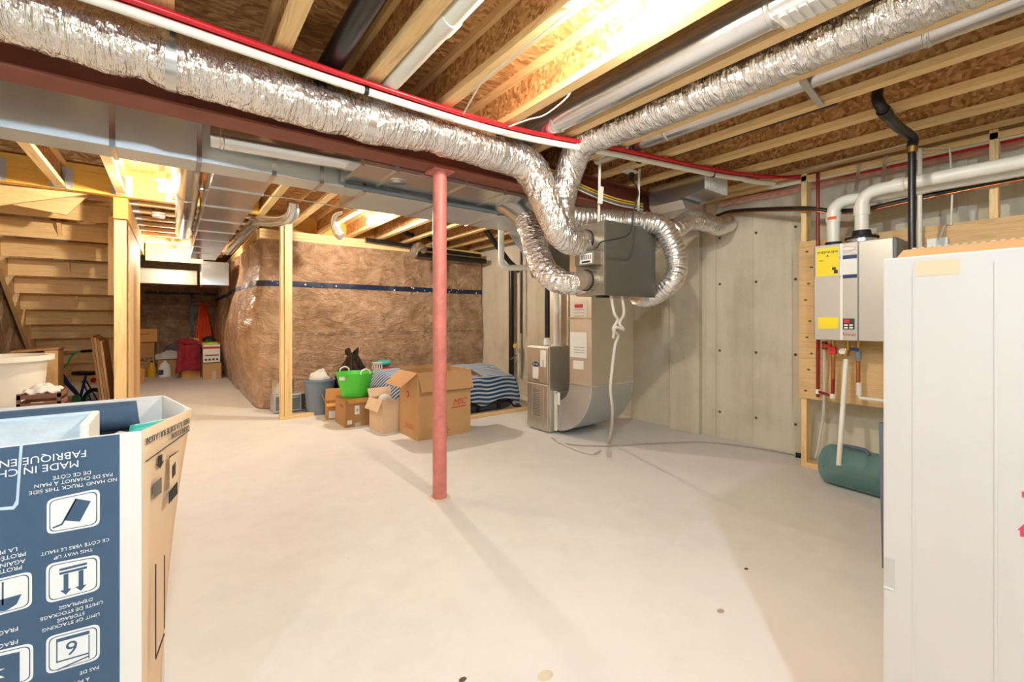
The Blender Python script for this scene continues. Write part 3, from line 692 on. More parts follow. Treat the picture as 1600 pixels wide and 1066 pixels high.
# ================================================================== WHITE AND RED PIPES
wp = [V(-.62, 2.14, 2.265), V(-.2, 2.12, 2.265), V(.75, 2.17, 2.265), V(1.6, 2.15, 2.265), V(2.4, 1.98, 2.265), V(3.33, 1.80, 2.265), V(3.6, 1.72, 2.265)]
t = thing('vacuum_pipe', 'long white plastic pipe strapped below the joists above the insulated silver duct', 'pipe', wp[3])
T(wp, .0185, 14, 10).build('pipe', 'pvc_white', t, smooth=True)
for q, d in ((.0, .5), (.75, .8), (1.55, 1), (2.6, 1), (3.3, 1)):
    y = 2.17 if q < 2 else 1.96 if q < 3 else 1.81
    MB().lathe([(.0185, -.01), (.0225, -.01), (.0225, .01), (.0185, .01)], (q, y, 2.265), (1, 0, 0), 14).build('pipe_clip', 'rubber_black', t)
for i, (dy, dz, lb) in enumerate(((-.032, .026, 'front'), (-.002, .034, 'middle'), (.028, .036, 'rear'))):
    q = [p+V(0, dy, dz) for p in wp[:-1]]+[V(3.88, 1.55, 2.29), V(4.06, 1.2, 2.25+.025*i), V(4.06, .6, 2.24+.027*i), V(4.06, -2.0, 2.24+.027*i)]
    tag(T(q, .0125, 10, 8).build('red_water_line', 'pipe_red' if i < 2 else 'pipe_darkred', smooth=True), f'{lb} of the red water lines running beside the white pipe under the joists', 'pipe', 'red water lines')
plainpipe('red_water_line', 'loose red line arching over the joist above the foil duct', [atd(628, 157, 2.35), atd(650, 155, 2.35), atd(690, 168, 2.4), atd(730, 182, 2.5), atd(775, 202, 2.65)], .006, 'pipe_red', 'pipe', 6, 8)
q = [onX(1135, 262, 4.0), V(4.02, 1.7, 2.25), onX(1230, 258, 4.0)]
plainpipe('vacuum_line', 'long white pipe running high along the concrete wall above the water heater', [V(3.6, 1.72, 2.26), V(3.85, 1.62, 2.255), V(3.98, 1.3, 2.25), V(3.98, -2.0, 2.26)], .02, 'pvc_white', sm=8)
# black and copper line set
ls = [onX(1120, 338, 4.22), onX(1150, 330, 4.2), onX(1250, 326, 3.922), onX(1300, 330, 3.92), onX(1350, 328, 3.918), onX(1420, 313, 3.918), onX(1600, 277, 3.918), V(3.918, -1.0, 1.99)]
plainpipe('line_set', 'black insulated pipe running along the wall behind the water heater vents', ls, .019, 'cord_dark', sm=6)
plainpipe('copper_line', 'thin copper pipe running below the black insulated pipe along the wall', [p+V(-.02, 0, -.017) for p in ls], .007, 'copper', sm=6)
# black drain elbow and vertical
q = [onz(1368, 136, 2.42), onz(1371, 160, 2.34), onz(1384, 178, 2.31), onz(1408, 202, 2.285), V(3.5, .72, 2.25)]
vb = onz(1425, 220, 2.2); vb = onX(1425, 220, 3.52)
t = thing('drain_pipe', 'black drain pipe elbowing from the joists down in front of the water heater wall', 'pipe', (vb.x, vb.y, 0))
el = [onz(1372, 137, 2.42), onz(1371, 155, 2.35), onX(1383, 176, 3.1), onX(1403, 198, 3.35), V(vb.x, vb.y, 2.24), V(vb.x, vb.y, 2.18)]
T(el, .027, 14, 6).build('offset', 'abs_black', t, smooth=True)
T([V(vb.x, vb.y, 2.2), V(vb.x, vb.y, 0)], .019, 14).build('riser', 'abs_black', t, smooth=True)
MB().lathe([(.032, -.03), (.032, .03)], el[2], el[3]-el[1], 14).build('coupling', 'abs_black', t, smooth=True)
MB().lathe([(.026, -.02), (.026, .02)], (vb.x, vb.y, 2.17), n=14).build('coupling', 'brass', t, smooth=True)
plainpipe('black_line', 'thin black line running beneath a joist to the black drain elbow', [V(2.93, 2.3, 2.36), V(2.95, .9, 2.36)], .011, 'abs_black')
# big pipes near the ceiling on the left: black and white in bays
plainpipe('black_drain_pipe', 'fat black drain pipe in a joist bay at the top of the picture', [V(.60, 2.45, 2.37), V(.60, 1.6, 2.375), V(.60, -2.0, 2.39)], .05, 'abs_black')
plainpipe('white_drain_pipe', 'fat white pipe in a joist bay beside a timber flange', [V(.872, 2.45, 2.335), V(.872, 1.7, 2.34), V(.872, -2.0, 2.355)], .042, 'pvc_white')
q = onX(646, 86, .87); tag(MB().lathe([(.043, -.04), (.048, -.04), (.048, .04), (.043, .04)], (.872, 1.58, 2.341), (0, 1, 0), 18).build('pipe_coupling', 'pvc_white', smooth=True), 'white coupling ring on the fat white pipe', 'fitting')

# ================================================================== WATER HEATER WALL
t = thing('heater_frame', 'pine stud frame on the concrete wall behind the water heater', 'frame', (4, 1, 0))
for y, z0, z1 in ((1.42, .038, 2.3), (.40, .6, 2.3), (-.3, .038, 2.3)):
    B((3.945, y-.019, z0), (4.034, y+.019, z1)).build('stud', 'pineZ', t, bevel=.002)
B((3.945, -.5, 0), (4.034, 1.44, .038)).build('bottom_plate', 'pineY', t)
B((3.945, -.5, 2.24), (4.034, 1.44, 2.278)).build('top_plate', 'pineY', t)
pb = tag(B((3.925, .25, .54), (3.944, 1.445, 1.76)).build('plywood_backing', 'plyY'), 'plywood backing panel behind the water heater', 'panel')
for i in range(9): 
    z = .6+i*.135; MB().lathe([(.012, 0), (.008, .002), (0, .0022)], (3.925, 1.40-.02*((i*7) % 5)/2, z+.03*((i*3) % 4)/3), (-1, 0, 0), 8, sy=.6).build('knot', 'tie_rust', pb)
hx0, hy0, hy1, hz0, hz1 = 3.62, .79, 1.245, 1.01, 1.676
t = thing('water_heater', 'grey wall-hung tankless water heater on the plywood panel', 'heater', (3.77, 1, hz0))
B((hx0+.02, hy0-.004, hz0-.002), (3.92, hy1+.004, hz1)).build('casing', 'heater_dark', t, bevel=.012)
B((hx0, hy0+.012, hz0), (hx0+.022, hy1-.008, hz1-.004)).build('front_panel', 'heater_grey', t, bevel=.006)
yc = lambda px: onX(px, 500, hx0).y
B((hx0-.004, yc(1317), hz0+.004), (hx0, yc(1313), hz1-.008)).build('trim_strip', 'white_paint', t)
B((hx0-.004, yc(1342), hz0+.004), (hx0, yc(1340), hz1-.008)).build('groove', 'heater_dark', t)
def hsticker(a, c, b, d, nm, mat, k=.0012, par=None):
    p, q = onX(a, c, hx0-k), onX(b, d, hx0-k)
    return B((hx0-k, p.y, p.z), (hx0, q.y, q.z)).build(nm, mat, par or t)
hsticker(1275.5, 389, 1310, 430, 'energy_label', 'label_yellow')
hsticker(1278, 496, 1310, 514, 'warning_label', 'label_yellow')
hsticker(1312, 402, 1339, 430, 'info_label', 'paper')
hsticker(1312, 400, 1339, 403.5, 'info_band', 'print_navy', .0018)
hsticker(1312, 430, 1339, 434, 'info_band', 'print_navy', .0018)
p = onX(1325, 389, hx0); MB().lathe([(.042, 0), (.042, .002)], (hx0, p.y, p.z), (-1, 0, 0), 24, sy=.34).build('oval_label', 'print_red', t)
MB().lathe([(.040, 0), (.040, .0026)], (hx0, p.y, p.z), (-1, 0, 0), 24, sy=.30).build('oval_label', 'paper', t)
kp = hsticker(1317, 498, 1335, 515, 'keypad', 'panel_dark', .004)
hsticker(1319, 499.5, 1327, 504.5, 'display', 'red_plastic', .005, kp)
for a, c in ((1319, 507), (1327, 507), (1319, 511), (1327, 511)): hsticker(a, c, a+5.5, c+2.6, 'key', 'paper', .005, kp)
p = onX(1326, 525, hx0-.002); text('Rinnai', .032, 'print_red', t, (hx0-.0015, p.y, p.z), (0, -1, 0), (0, 0, 1))
p = onX(1293, 396, hx0-.002); text('ENERGUIDE', .023, 'print_black', t, (hx0-.0018, p.y, p.z), (0, -1, 0), (0, 0, 1))
p = onX(1293, 401, hx0-.002); MB().prism([(hx0-.002, p.y-.008, p.z+.0), (hx0-.002, p.y+.008, p.z), (hx0-.002, p.y, p.z+.012)], (.0008, 0, 0)).build('leaf_mark', 'print_black', t)
p = onX(1283, 409, hx0-.002); text('1031', .016, 'print_black', t, (hx0-.0018, p.y, p.z), (0, -1, 0), (0, 0, 1))
hsticker(1300, 418, 1306, 421.5, 'label_block', 'print_black', .0018); hsticker(1303, 422, 1309, 427, 'label_block', 'print_black', .0018)
MB().lathe([(.085, 0), (.085, .025), (.075, .03)], (3.76, 1.0, hz1), n=28).build('flue_base', 'galv', t, smooth=True)
MB().lathe([(.095, .028), (.095, .04), (.055, .05), (.05, .085)], (3.76, 1.0, hz1), n=28).build('flue_collar', 'rubber_black', t, smooth=True)
MB().lathe([(.05, 0), (.05, .03)], (3.76, 1.165, hz1-.003), n=20).build('intake_collar', 'rubber_black', t)
for (y, z0, zt, xo, lb) in ((1.165, hz1+.026, 2.0, .095, 'rear white plastic vent pipe elbowing up from the water heater intake'), (1.0, hz1+.085, 2.02, -.01, 'front white plastic vent pipe elbowing from the water heater flue')):
    x = 3.76
    pts = [V(x, y, z0), V(x, y, zt-.12), V(x, y-.005, zt-.06), V(x+xo*.3, y-.04, zt-.015), V(x+xo*.6, y-.1, zt), V(x+xo, y-.2, zt+.003), V(x+xo, -2.0, zt+.02)]
    t2 = thing('vent_pipe', lb, 'pipe', pts[0], group='water heater vents')
    T([pts[0], pts[1]]+catmull(pts[1:6], 6)+[pts[6]], .0405, 20).build('pipe', 'pvc_white', t2, smooth=True)
    MB().lathe([(.046, -.035), (.046, .035)], pts[1], n=20).build('coupling', 'pvc_white', t2, smooth=True)
    MB().lathe([(.046, -.03), (.046, .03)], pts[5], (0, 1, 0), 20).build('coupling', 'pvc_white', t2, smooth=True)
p = onX(1292, 340, 3.72); tag(B((3.713, 1.135, 1.86), (3.7195, 1.185, 1.88)).build('pipe_sticker', 'orange_plastic'), 'small orange sticker on the rear vent pipe', 'sticker')
for px, py0, py1 in ((1343, 253, 300), (1384, 242, 300)):
    a, b = onX(px, py0, 3.8), onX(px-6, py1, 3.76); tag(MB().bar(a, b, .022, .003, (1, 0, 0)).build('perforated_strap', 'galv'), f'perforated metal hanger strap {"left" if px < 1360 else "right"} above the white vent pipe', 'strap')
# plumbing below the heater
XP = 3.80
def hp_(px, py, X=XP): return onX(px, py, X)
plainpipe('red_riser', 'dark red pipe rising up the wall left of the water heater', [onX(1278, 270, 3.9), onX(1278, 622-2, 3.9)], .012, 'pipe_darkred')
t = thing('hot_water_pipe', 'dark red hot water pipe with white elbows below the water heater', 'pipe', hp_(1300, 620))
a, b, c = onX(1278, 612, 3.88), onX(1301, 619, 3.8), hp_(1302, 532)
T([a, b], .010, 10).build('run', 'pipe_darkred', t, smooth=True)
T([b, hp_(1302, 592)], .012, 10).build('riser', 'pipe_darkred', t, smooth=True)
T([hp_(1302, 592), hp_(1302, 558)], .013, 10).build('copper_stub', 'copper', t, smooth=True)
T([hp_(1302, 560), c], .012, 10).build('nipple', 'brass', t, smooth=True)
for q in (a, b): MB().lathe([(.017, -.017), (.017, .017)], q, n=10).build('elbow', 'pvc_white', t, smooth=True)
v = MB().box(hp_(1302, 548)+V(-.03, -.022, -.025), hp_(1302, 548)+V(.01, .022, .03)).build('valve_handle', 'red_plastic', t, bevel=.006)
MB().box(hp_(1298, 541)+V(-.02, -.01, -.015), hp_(1298, 541)+V(.01, .05, .015)).build('isolation_valve', 'red_plastic', t, bevel=.004)
t = thing('relief_pipe', 'cream pressure relief pipe slanting down from a brass valve to the water jug', 'pipe', hp_(1311, 720))
T([hp_(1322, 562), onX(1310.5, 728, 3.56)], .0155, 12).build('pipe', 'pvc_white', t, smooth=True)
T([hp_(1325, 532), hp_(1325, 548)], .014, 10).build('nipple', 'brass', t, smooth=True)
MB().lathe([(.02, -.025), (.026, 0), (.02, .03)], hp_(1321, 551), n=12).build('valve_body', 'brass', t, smooth=True)
MB().lathe([(.02, 0), (.02, .012)], hp_(1318, 549)+V(-.02, .0, 0), (-1, 0, 0), 12).build('gauge', 'paper', t)
t = thing('cold_water_pipe', 'cold water pipe with brass and white fittings below the right of the water heater', 'pipe', hp_(1342, 620))
T([hp_(1341, 532), hp_(1341, 552)], .013, 10).build('nipple', 'brass', t, smooth=True)
MB().lathe([(.02, -.03), (.02, .03)], hp_(1341, 556), n=12).build('union', 'conduit_grey', t, smooth=True)
MB().box(hp_(1335, 546)+V(-.02, -.03, -.012), hp_(1335, 546)+V(.0, .02, .012)).build('valve_handle', 'bike_blue', t, bevel=.004)
T([hp_(1341, 564), hp_(1341, 598)], .013, 10).build('copper_stub', 'copper', t, smooth=True)
T([hp_(1342, 598), hp_(1342, 618)], .016, 10).build('sleeve', 'pvc_white', t, smooth=True)
T([hp_(1342, 618), hp_(1343, 622), V(XP, .6, hp_(1343, 622).z)], .012, 10).build('run', 'pvc_white', t, smooth=True)
t = thing('condensate_tube', 'thin clear tube hanging from the heater down past the plywood', 'tube', onX(1280, 715, 3.85))
T([hp_(1288, 545), onX(1288, 600, 3.86), onX(1286, 650, 3.86), onX(1278, 700, 3.86), onX(1274, 716, 3.84)], .008, 8, 6).build('tube', 'hose_clear', t, smooth=True)
MB().box(hp_(1288, 540)+V(-.01, -.015, -.03), hp_(1288, 540)+V(.02, .015, .03)).build('fitting', 'panel_dark', t, bevel=.004)
# water jug on its side
jc = onz(1320, 752, 0); JR = .135
J0 = V(3.72, 1.2, JR)
t = thing('water_jug', 'translucent blue water jug lying on its side under the heater', 'jug', (3.72, .97, 0))
prof = [(0, .012), (.07, .0), (.12, .008), (.135, .03), (.135, .07), (.131, .08), (.135, .09), (.135, .17), (.131, .18), (.135, .19), (.135, .27), (.131, .28), (.135, .29), (.135, .34), (.12, .385), (.07, .42), (.03, .435), (.028, .48), (0, .48)]
MB().lathe(prof, J0, V(-.12, -.99, 0), 32).build('bottle', 'jug_blue', t, smooth=True, solid=.003)
T([J0+V(-.08, -.10, .135), J0+V(-.09, -.13, .16), J0+V(-.1, -.25, .16), J0+V(-.11, -.28, .135)], .012, 8, 5).build('handle', 'board_blue', t, smooth=True)
# blue-grey board near the white box
a, b = onX(1358, 688, 2.6), onX(1381, 800, 2.4)
tag(MB().hexa([(2.62, .62, .0), (2.60, .15, .0), (2.63, .15, 0), (2.65, .62, 0), (2.90, .70, .62), (2.88, .15, .62), (2.91, .15, .62), (2.93, .70, .62)]).build('leaning_board', 'board_blue'), 'blue-grey board behind the left edge of the tall white box', 'board')
# wiring by the heater
plainpipe('white_conduit', 'white vertical conduit beside the black drain pipe', [onX(1437, 232, 3.88), onX(1437, 395, 3.88)], .013, 'pvc_white')
ob = onX(1464, 384, 3.9)
tag(B((3.90, ob.y-.05, ob.z-.045), (3.924, ob.y+.05, ob.z+.05)).build('switch_box', 'white_paint', bevel=.004), 'white outlet box behind the top edge of the tall white box', 'outlet')
plainpipe('electrical_cable', 'white cable dropping from the pipes to the outlet box', [onX(1430, 233, 3.9), onX(1484, 231, 3.92), onX(1488, 300, 3.92), onX(1486, 352, 3.92), onX(1476, 352, 3.91), onX(1466, 375, 3.9)], .006, 'cable_white', 'cable', 0, 8)
plainpipe('electrical_cable', 'thin white cable sagging along the wall above the wall pipe', [onX(1150, 279, 4.1), onX(1200, 278, 4.1), onX(1250, 268, 4.0), onX(1320, 250, 3.9), onX(1420, 224, 3.85)], .005, 'cable_white', 'cable', 6, 6)

# ================================================================== CARTONS
def carton(name, label, x, y, z, sx, sy, h, mat='card', flaps=None, rz=0, th=.006, cat='box', group=None, inner=None):
    """x,y = near-left corner on its support; flaps {side: (angle, length)}, 0 = upright, 180 = hanging outside, -90 = closed"""
    t = thing(name, label, cat, (x, y, z), rz, True, group)
    B((0, 0, 0), (sx, sy, th)).build('bottom', mat, t)
    B((0, 0, th), (sx, th, h)).build('panel', mat, t); B((0, sy-th, th), (sx, sy, h)).build('panel', mat, t)
    B((0, th, th), (th, sy-th, h)).build('panel', mat, t); B((sx-th, th, th), (sx, sy-th, h)).build('panel', mat, t)
    for side, (ang, L) in (flaps or {}).items():
        a = math.radians(ang); out = {'f': V(0, -1, 0), 'b': V(0, 1, 0), 'l': V(-1, 0, 0), 'r': V(1, 0, 0)}[side]
        d = out*math.sin(a)+V(0, 0, math.cos(a)); n = out*math.cos(a)-V(0, 0, math.sin(a))
        e = {'f': (V(0, 0, h), V(sx, 0, h)), 'b': (V(0, sy, h), V(sx, sy, h)), 'l': (V(0, 0, h), V(0, sy, h)), 'r': (V(sx, 0, h), V(sx, sy, h))}[side]
        ed = (e[1]-e[0]).normalized(); tap = ed*L*.06
        off = V(0, 0, .0035 if side in 'lr' else .010) if ang < -80 else out*.004
        p = [e[0]+off, e[1]+off, e[1]+d*L-tap+off, e[0]+d*L+tap+off]
        MB().prism(p, n*th*.6).build('flap', mat, t)
    return t
# big moving box
db = carton('moving_box', 'large open brown moving box with red lettering and folded-out flaps', 1.846, 3.92, 0, .588, .42, .645, 'card', {'f': (158, .19), 'l': (128, .2), 'r': (118, .2), 'b': (6, .03)})
db_z = .30
text('MIC', .088, 'print_red', db, (.455, -.002, .30), (1, 0, .06), (0, 0, 1), shear=.35, sx=1.0)
text('J', .10, 'print_red', db, (.19, -.002, .245), (1, 0, .06), (0, 0, 1), shear=.5, sx=1.5)
MB().prism([(.195, 0, .37), (.205, 0, .37), (.225, 0, .45), (.215, 0, .45)], (0, -.0015, 0)).build('print_stroke', 'print_red', db)
MB().prism([(.37, 0, .268), (.53, 0, .278), (.532, 0, .288), (.372, 0, .278)], (0, -.0015, 0)).build('print_line', 'print_red', db)
for i in range(3): B((.26, -.0015, .08-i*.022), (.33+.02*(i % 2), 0, .086-i*.022)).build('print_line', 'print_red', db)
for i in range(3): B((-.0015, .1, .13-i*.02), (0, .28, .135-i*.02)).build('print_line', 'print_red', db)
MB().lathe([(.035, 0), (.035, .0016)], (0, .22, .42), (-1, 0, 0), 20).build('round_mark', 'print_red', db)
MB().lathe([(.02, 0), (.02, .0022)], (0, .225, .42), (-1, 0, 0), 20).build('round_mark', 'card', db)
# box below the tub
bb = carton('cardboard_box', 'taped cardboard box carrying the green tub', 1.463, 4.87, 0, .315, .36, .285, 'card_dark', {'f': (-90, .17), 'b': (-90, .17), 'l': (-90, .15), 'r': (-90, .15)})
bb2 = MB().prism([(.0, -.004, .297), (.315, -.004, .297), (.335, -.05, .262), (.03, -.06, .258)], (0, -.002, .004)).build('loose_flap', 'card_orange', bb)
B((.10, -.0015, .13), (.15, 0, .225)).build('tape', 'paper', bb); text('a', .05, 'print_black', bb, (.125, -.002, .165), (1, 0, 0), (0, 0, 1))
B((.02, -.0015, .03), (.07, 0, .075)).build('tape', 'paper', bb); B((.1, -.0015, .004), (.16, 0, .04)).build('tape', 'clear_tape', bb)
for yy_ in (.09, .15): B((-.0012, yy_, .2), (0, yy_+.015, .235)).build('arrow_mark', 'print_black', bb)
tb = thing('plastic_tub', 'bright green flexible tub with white handles standing on a box', 'tub', (1.62, 5.05, .303))
c0 = (1.62, 5.05, .303)
MB().lathe([(.0, .0), (.135, 0), (.14, .01), (.165, .12), (.198, .255), (.206, .257), (.206, .262), (.196, .262), (.16, .12), (.13, .012), (0, .012)], c0, n=36).build('bowl', 'green_plastic', tb, smooth=True)
for s in (-1, 1):
    u = V(K, -S, 0)*.8+V(-S, -K, 0)*.6; u = u.normalized()*s
    c = Vector(c0)+u*(-.20)+V(0, 0, .255); n2 = V(u.y, -u.x, 0)
    T([c+n2*.06, c+n2*.05+V(0, 0, .035), c+V(0, 0, .055), c-n2*.05+V(0, 0, .035), c-n2*.06], .009, 8, 5).build('handle', 'white_paint', tb, smooth=True)
fwd_ = V(-S, -K, 0); cc = Vector(c0)+(fwd_*.185+V(-K, S, 0)*.07)+V(0, 0, .215)
MB().bar(cc-V(K, -S, 0)*.03, cc+V(K, -S, 0)*.03, .014, .04, (0, 0, 1)).build('grip_label', 'white_paint', tb, bevel=.004)
sb = carton('cardboard_box', 'small pale cardboard box with a white bag inside, left of the large moving box', 1.69, 4.40, 0, .27, .32, .33, 'card_tan', {'l': (155, .12), 'b': (35, .1), 'r': (20, .1)}, rz=math.radians(4))
tag(MB().grid(lambda u, v: (1.76+.07*math.cos(u*2*PI)*math.sin(v*PI)*(1+.3*noise.noise((u*5, v*5, 0))), 4.52+.07*math.sin(u*2*PI)*math.sin(v*PI), .31-.07*math.cos(v*PI)), 20, 12).build('plastic_bag', 'white_cloth', smooth=True), 'white plastic bag poking out of the small pale box', 'bag')
ob_ = carton('cardboard_box', 'small open orange-brown box beside the stud post', 1.40, 5.38, 0, .23, .22, .19, 'card_orange', {'f': (100, .1), 'l': (20, .09), 'b': (20, .14), 'r': (95, .1)}, rz=math.radians(-12))
B((.03, -.0012, .02), (.12, 0, .10)).build('shipping_label', 'paper', ob_)
# grey tote + things
ct = (1.44, 5.84, 0)
tt = thing('storage_tote', 'grey-blue plastic tote filled with white things behind the small boxes', 'bin', ct)
MB().lathe([(0, 0), (.14, 0), (.16, .25), (.165, .255), (.172, .40), (.185, .405), (.185, .42), (.165, .42), (.15, .3), (.0, .3)], ct, n=32).build('bin', 'tote_grey', tt, smooth=True)
tag(MB().grid(lambda u, v: (1.44+.12*math.cos(u*2*PI)*math.sin(v*PI/2)*(1+.2*noise.noise((u*6, v*4, 0))), 5.84+.12*math.sin(u*2*PI)*math.sin(v*PI/2), .42+.17*math.cos(v*PI/2)*(.6+.5*noise.noise((u*3, v*2, 5)))), 24, 10).build('crumpled_bag', 'white_cloth', smooth=True), 'crumpled white bag in the grey-blue tote', 'bag')
# garbage bag
gb = V(1.843, 5.83, 0)
def bagfn(u, v):
    a = u*2*PI; z = v*.74
    r = .205*math.sin(min(1, v*1.6+.25)*PI*.5) if v < .55 else .205*(1-((v-.55)/.45)**1.1*.80)
    r *= 1+.22*noise.noise((math.cos(a)*2.2, math.sin(a)*2.2, v*4))+.10*noise.noise((math.cos(a)*7, math.sin(a)*7, v*4))
    if v > .93: r *= 1+1.2*(v-.93)/.07*(.6+.5*math.sin(3*a))
    return (gb.x+r*math.cos(a), gb.y+r*math.sin(a), .005+z+(.05*math.sin(2*a+1) if v > .96 else 0))
tag(MB().grid(bagfn, 56, 40).build('garbage_bag', 'bag_black', smooth=True), 'shiny black garbage bag tied at the top behind the green tub', 'bag')
# pile behind the tub
pc = carton('cardboard_box', 'dark low box under the teal pouch behind the green tub', 2.13, 5.76, 0, .30, .28, .40, 'suitcase_grey', {'f': (-90, .14), 'b': (-90, .14)})
a = thing('white_rack', 'white perforated plastic panel standing behind the green tub', 'rack', (2.07, 5.565, .0))
rk = MB()
for i in range(5): rk.box((2.0+.03*i, 5.56, .30), (2.013+.03*i, 5.57, .60))
for z in (.30, .40, .50, .585): rk.box((2.0, 5.56, z), (2.133, 5.57, z+.03))
rk.box((2.0, 5.56, 0), (2.013, 5.57, .3)); rk.box((2.12, 5.56, 0), (2.133, 5.57, .3))
rk.build('panel', 'cream_plastic', a)
tag(MB().grid(lambda u, v: (2.27+.12*math.cos(u*2*PI)*math.sin(v*PI), 5.9+.09*math.sin(u*2*PI)*math.sin(v*PI), .56-.045*math.cos(v*PI)), 20, 10).build('teal_pouch', 'teal', smooth=True), 'teal pouch on top of the pile behind the green tub', 'pouch')
tag(B((2.15, 5.8, .413), (2.37, 5.98, .51)).build('red_packet', 'red_plastic', bevel=.02), 'red packet below the teal pouch', 'packet')
# toaster oven and pot
tv = thing('toaster_oven', 'small grey toaster oven on the floor behind the stud post', 'appliance', (1.18, 6.18, 0))
B((.98, 6.08, .015), (1.38, 6.36, .23)).build('body', 'galv_dull', tv, bevel=.008)
B((1.0, 6.072, .04), (1.27, 6.08, .21)).build('glass_door', 'conduit_grey', tv); B((1.285, 6.072, .03), (1.375, 6.08, .22)).build('control_panel', 'panel_dark', tv)
for z in (.07, .12, .17): MB().lathe([(.014, 0), (.012, .012)], (1.33, 6.072, z), (0, -1, 0), 12).build('knob', 'galv', tv)
B((1.02, 6.05, .185), (1.25, 6.06, .198)).build('door_handle', 'chrome', tv)
pt = thing('steel_pot', 'stainless steel pot on top of the toaster oven', 'pot', (1.1, 6.2, .231))
MB().lathe([(0, 0), (.12, 0), (.125, .02), (.125, .17), (.13, .172)], (1.1, 6.2, .231), n=28).build('body', 'chrome', pt, smooth=True)
MB().lathe([(.13, .172), (.09, .19), (.0, .2)], (1.1, 6.2, .231), n=28).build('lid', 'chrome', pt, smooth=True)
# case with striped blanket
cs = thing('soft_case', 'large dark grey strapped case lying under the striped blanket', 'case', (2.75, 5.05, 0))
B((1.98, 4.62, .02), (3.50, 5.55, .40)).build('body', 'suitcase_grey', cs, bevel=.05)
for x in (2.95, 3.26, 2.4): B((x, 4.606, .03), (x+.045, 4.622, .39)).build('strap', 'rubber_black', cs); 
T([V(3.3, 4.61, .30), V(3.4, 4.58, .18), V(3.5, 4.6, .05), V(3.6, 4.56, .03)], .012, 6, 6).build('loose_strap', 'rubber_black', cs)
B((2.7, 4.60, .10), (3.5, 4.612, .125)).build('piping', 'rubber_black', cs)
def blk(u, v):
    x = 1.90+u*1.70; s = v
    hem = .17+.10*math.sin(u*5+.5)*.5+.04*math.sin(u*17)
    if s < .3:
        k = s/.3; y = 4.56-.02*math.sin(u*24); z = hem+(.435-hem)*k; y += .02*(k)
    else:
        k = (s-.3)/.7; y = 4.58+k*1.02; z = .435+.10*math.sin(k*PI*.8)
    z += .014*noise.noise((x*6, y*6, s))+.02*noise.noise((x*2, y*2, 3))
    e = max(0, (u-.93)/.07); z -= e*e*.28; e2 = max(0, (.06-u)/.06); z -= e2*e2*.22
    return (x+.0*s, y, max(z, .05))
tag(MB().grid(blk, 110, 60).build('striped_blanket', 'blanket', smooth=True, solid=.008), 'blue and white striped blanket draped over the grey case', 'blanket')

# ================================================================== TALL WHITE BOX (right) 
wx, wy1 = 1.178, .277
tw = thing('tall_carton', 'tall white cardboard carton standing at the right edge of the picture', 'box', (1.45, 0, 0))
ZT = 1.277
B((wx, -.40, 0), (wx+.008, wy1, ZT)).build('panel', 'carton_pale', tw, bevel=.003)
B((wx+.008, wy1-.008, 0), (wx+.62, wy1-.0, ZT)).build('panel', 'card', tw)
B((wx+.612, -.40, 0), (wx+.62, wy1-.008, ZT)).build('panel', 'carton_pale', tw)
B((wx+.008, -.40, 0), (wx+.612, -.392, ZT)).build('panel', 'carton_pale', tw)
MB().hexa([(wx+.009, -.40, ZT-.01), (wx+.016, -.40, ZT-.01), (wx+.016, wy1-.012, ZT-.01), (wx+.009, wy1-.012, ZT-.01), (wx+.05, -.40, ZT+.02), (wx+.057, -.40, ZT+.02), (wx+.057, wy1-.022, ZT+.02), (wx+.05, wy1-.022, ZT+.02)]).build('flap', 'card_dark', tw)
B((wx+.05, -.39, ZT-.012), (wx+.61, wy1-.01, ZT-.004)).build('flap', 'carton_pale', tw)
m = MB()
for i in range(51):
    y = -.39+i*.0125; m.box((wx+.0495, y, ZT+.0202), (wx+.0575, y+.006, ZT+.0228))
o = m.build('corrugated_edge', 'card_tan', tw); o['kind'] = 'stuff'
def wst(a, c, b, d, nm, mat, k=.0012):
    p, q = onX(a, c, wx), onX(b, d, wx); B((wx-k, p.y, p.z), (wx, q.y, q.z)).build(nm, mat, tw)
wst(1382, 870, 1398, 921, 'tape', 'clear_tape', .0018); wst(1430, 409, 1500, 428, 'tape', 'card_tan', .0006)
wst(1382, 915, 1397, 922, 'tape_fold', 'print_white', .004)
wst(1597, 768, 1640, 786, 'red_mark', 'print_pink')
p = [onX(1590, 828, wx), onX(1600, 819, wx), onX(1612, 828, wx), onX(1606, 828, wx), onX(1606, 840, wx), onX(1594, 838, wx), onX(1594, 828, wx)]
MB().prism(p, (-.001, 0, 0)).build('house_mark', 'print_pink', tw)
# ridges of the corrugated face
for px in (1428, 1556): 
    y = onX(px, 600, wx).y; B((wx-.0012, y-.002, .05), (wx, y+.002, ZT-.02)).build('crease', 'carton_pale', tw)

# ================================================================== NEAR LEFT CARTON
lx, ly0, ly1, lz = -.056, 1.304, 1.88, .90
tl = thing('appliance_carton', 'large open appliance carton with blue printed side in the left foreground', 'box', (-.4, 1.6, 0))
LX = -.80
B((LX, ly0, 0), (lx, ly0+.008, lz)).build('front_panel', 'carton_white', tl)
B((LX, ly1-.008, 0), (lx+.03, ly1, lz)).build('back_panel', 'carton_white', tl)
B((LX, ly0+.008, 0), (LX+.008, ly1-.008, lz)).build('side_panel', 'carton_white', tl)
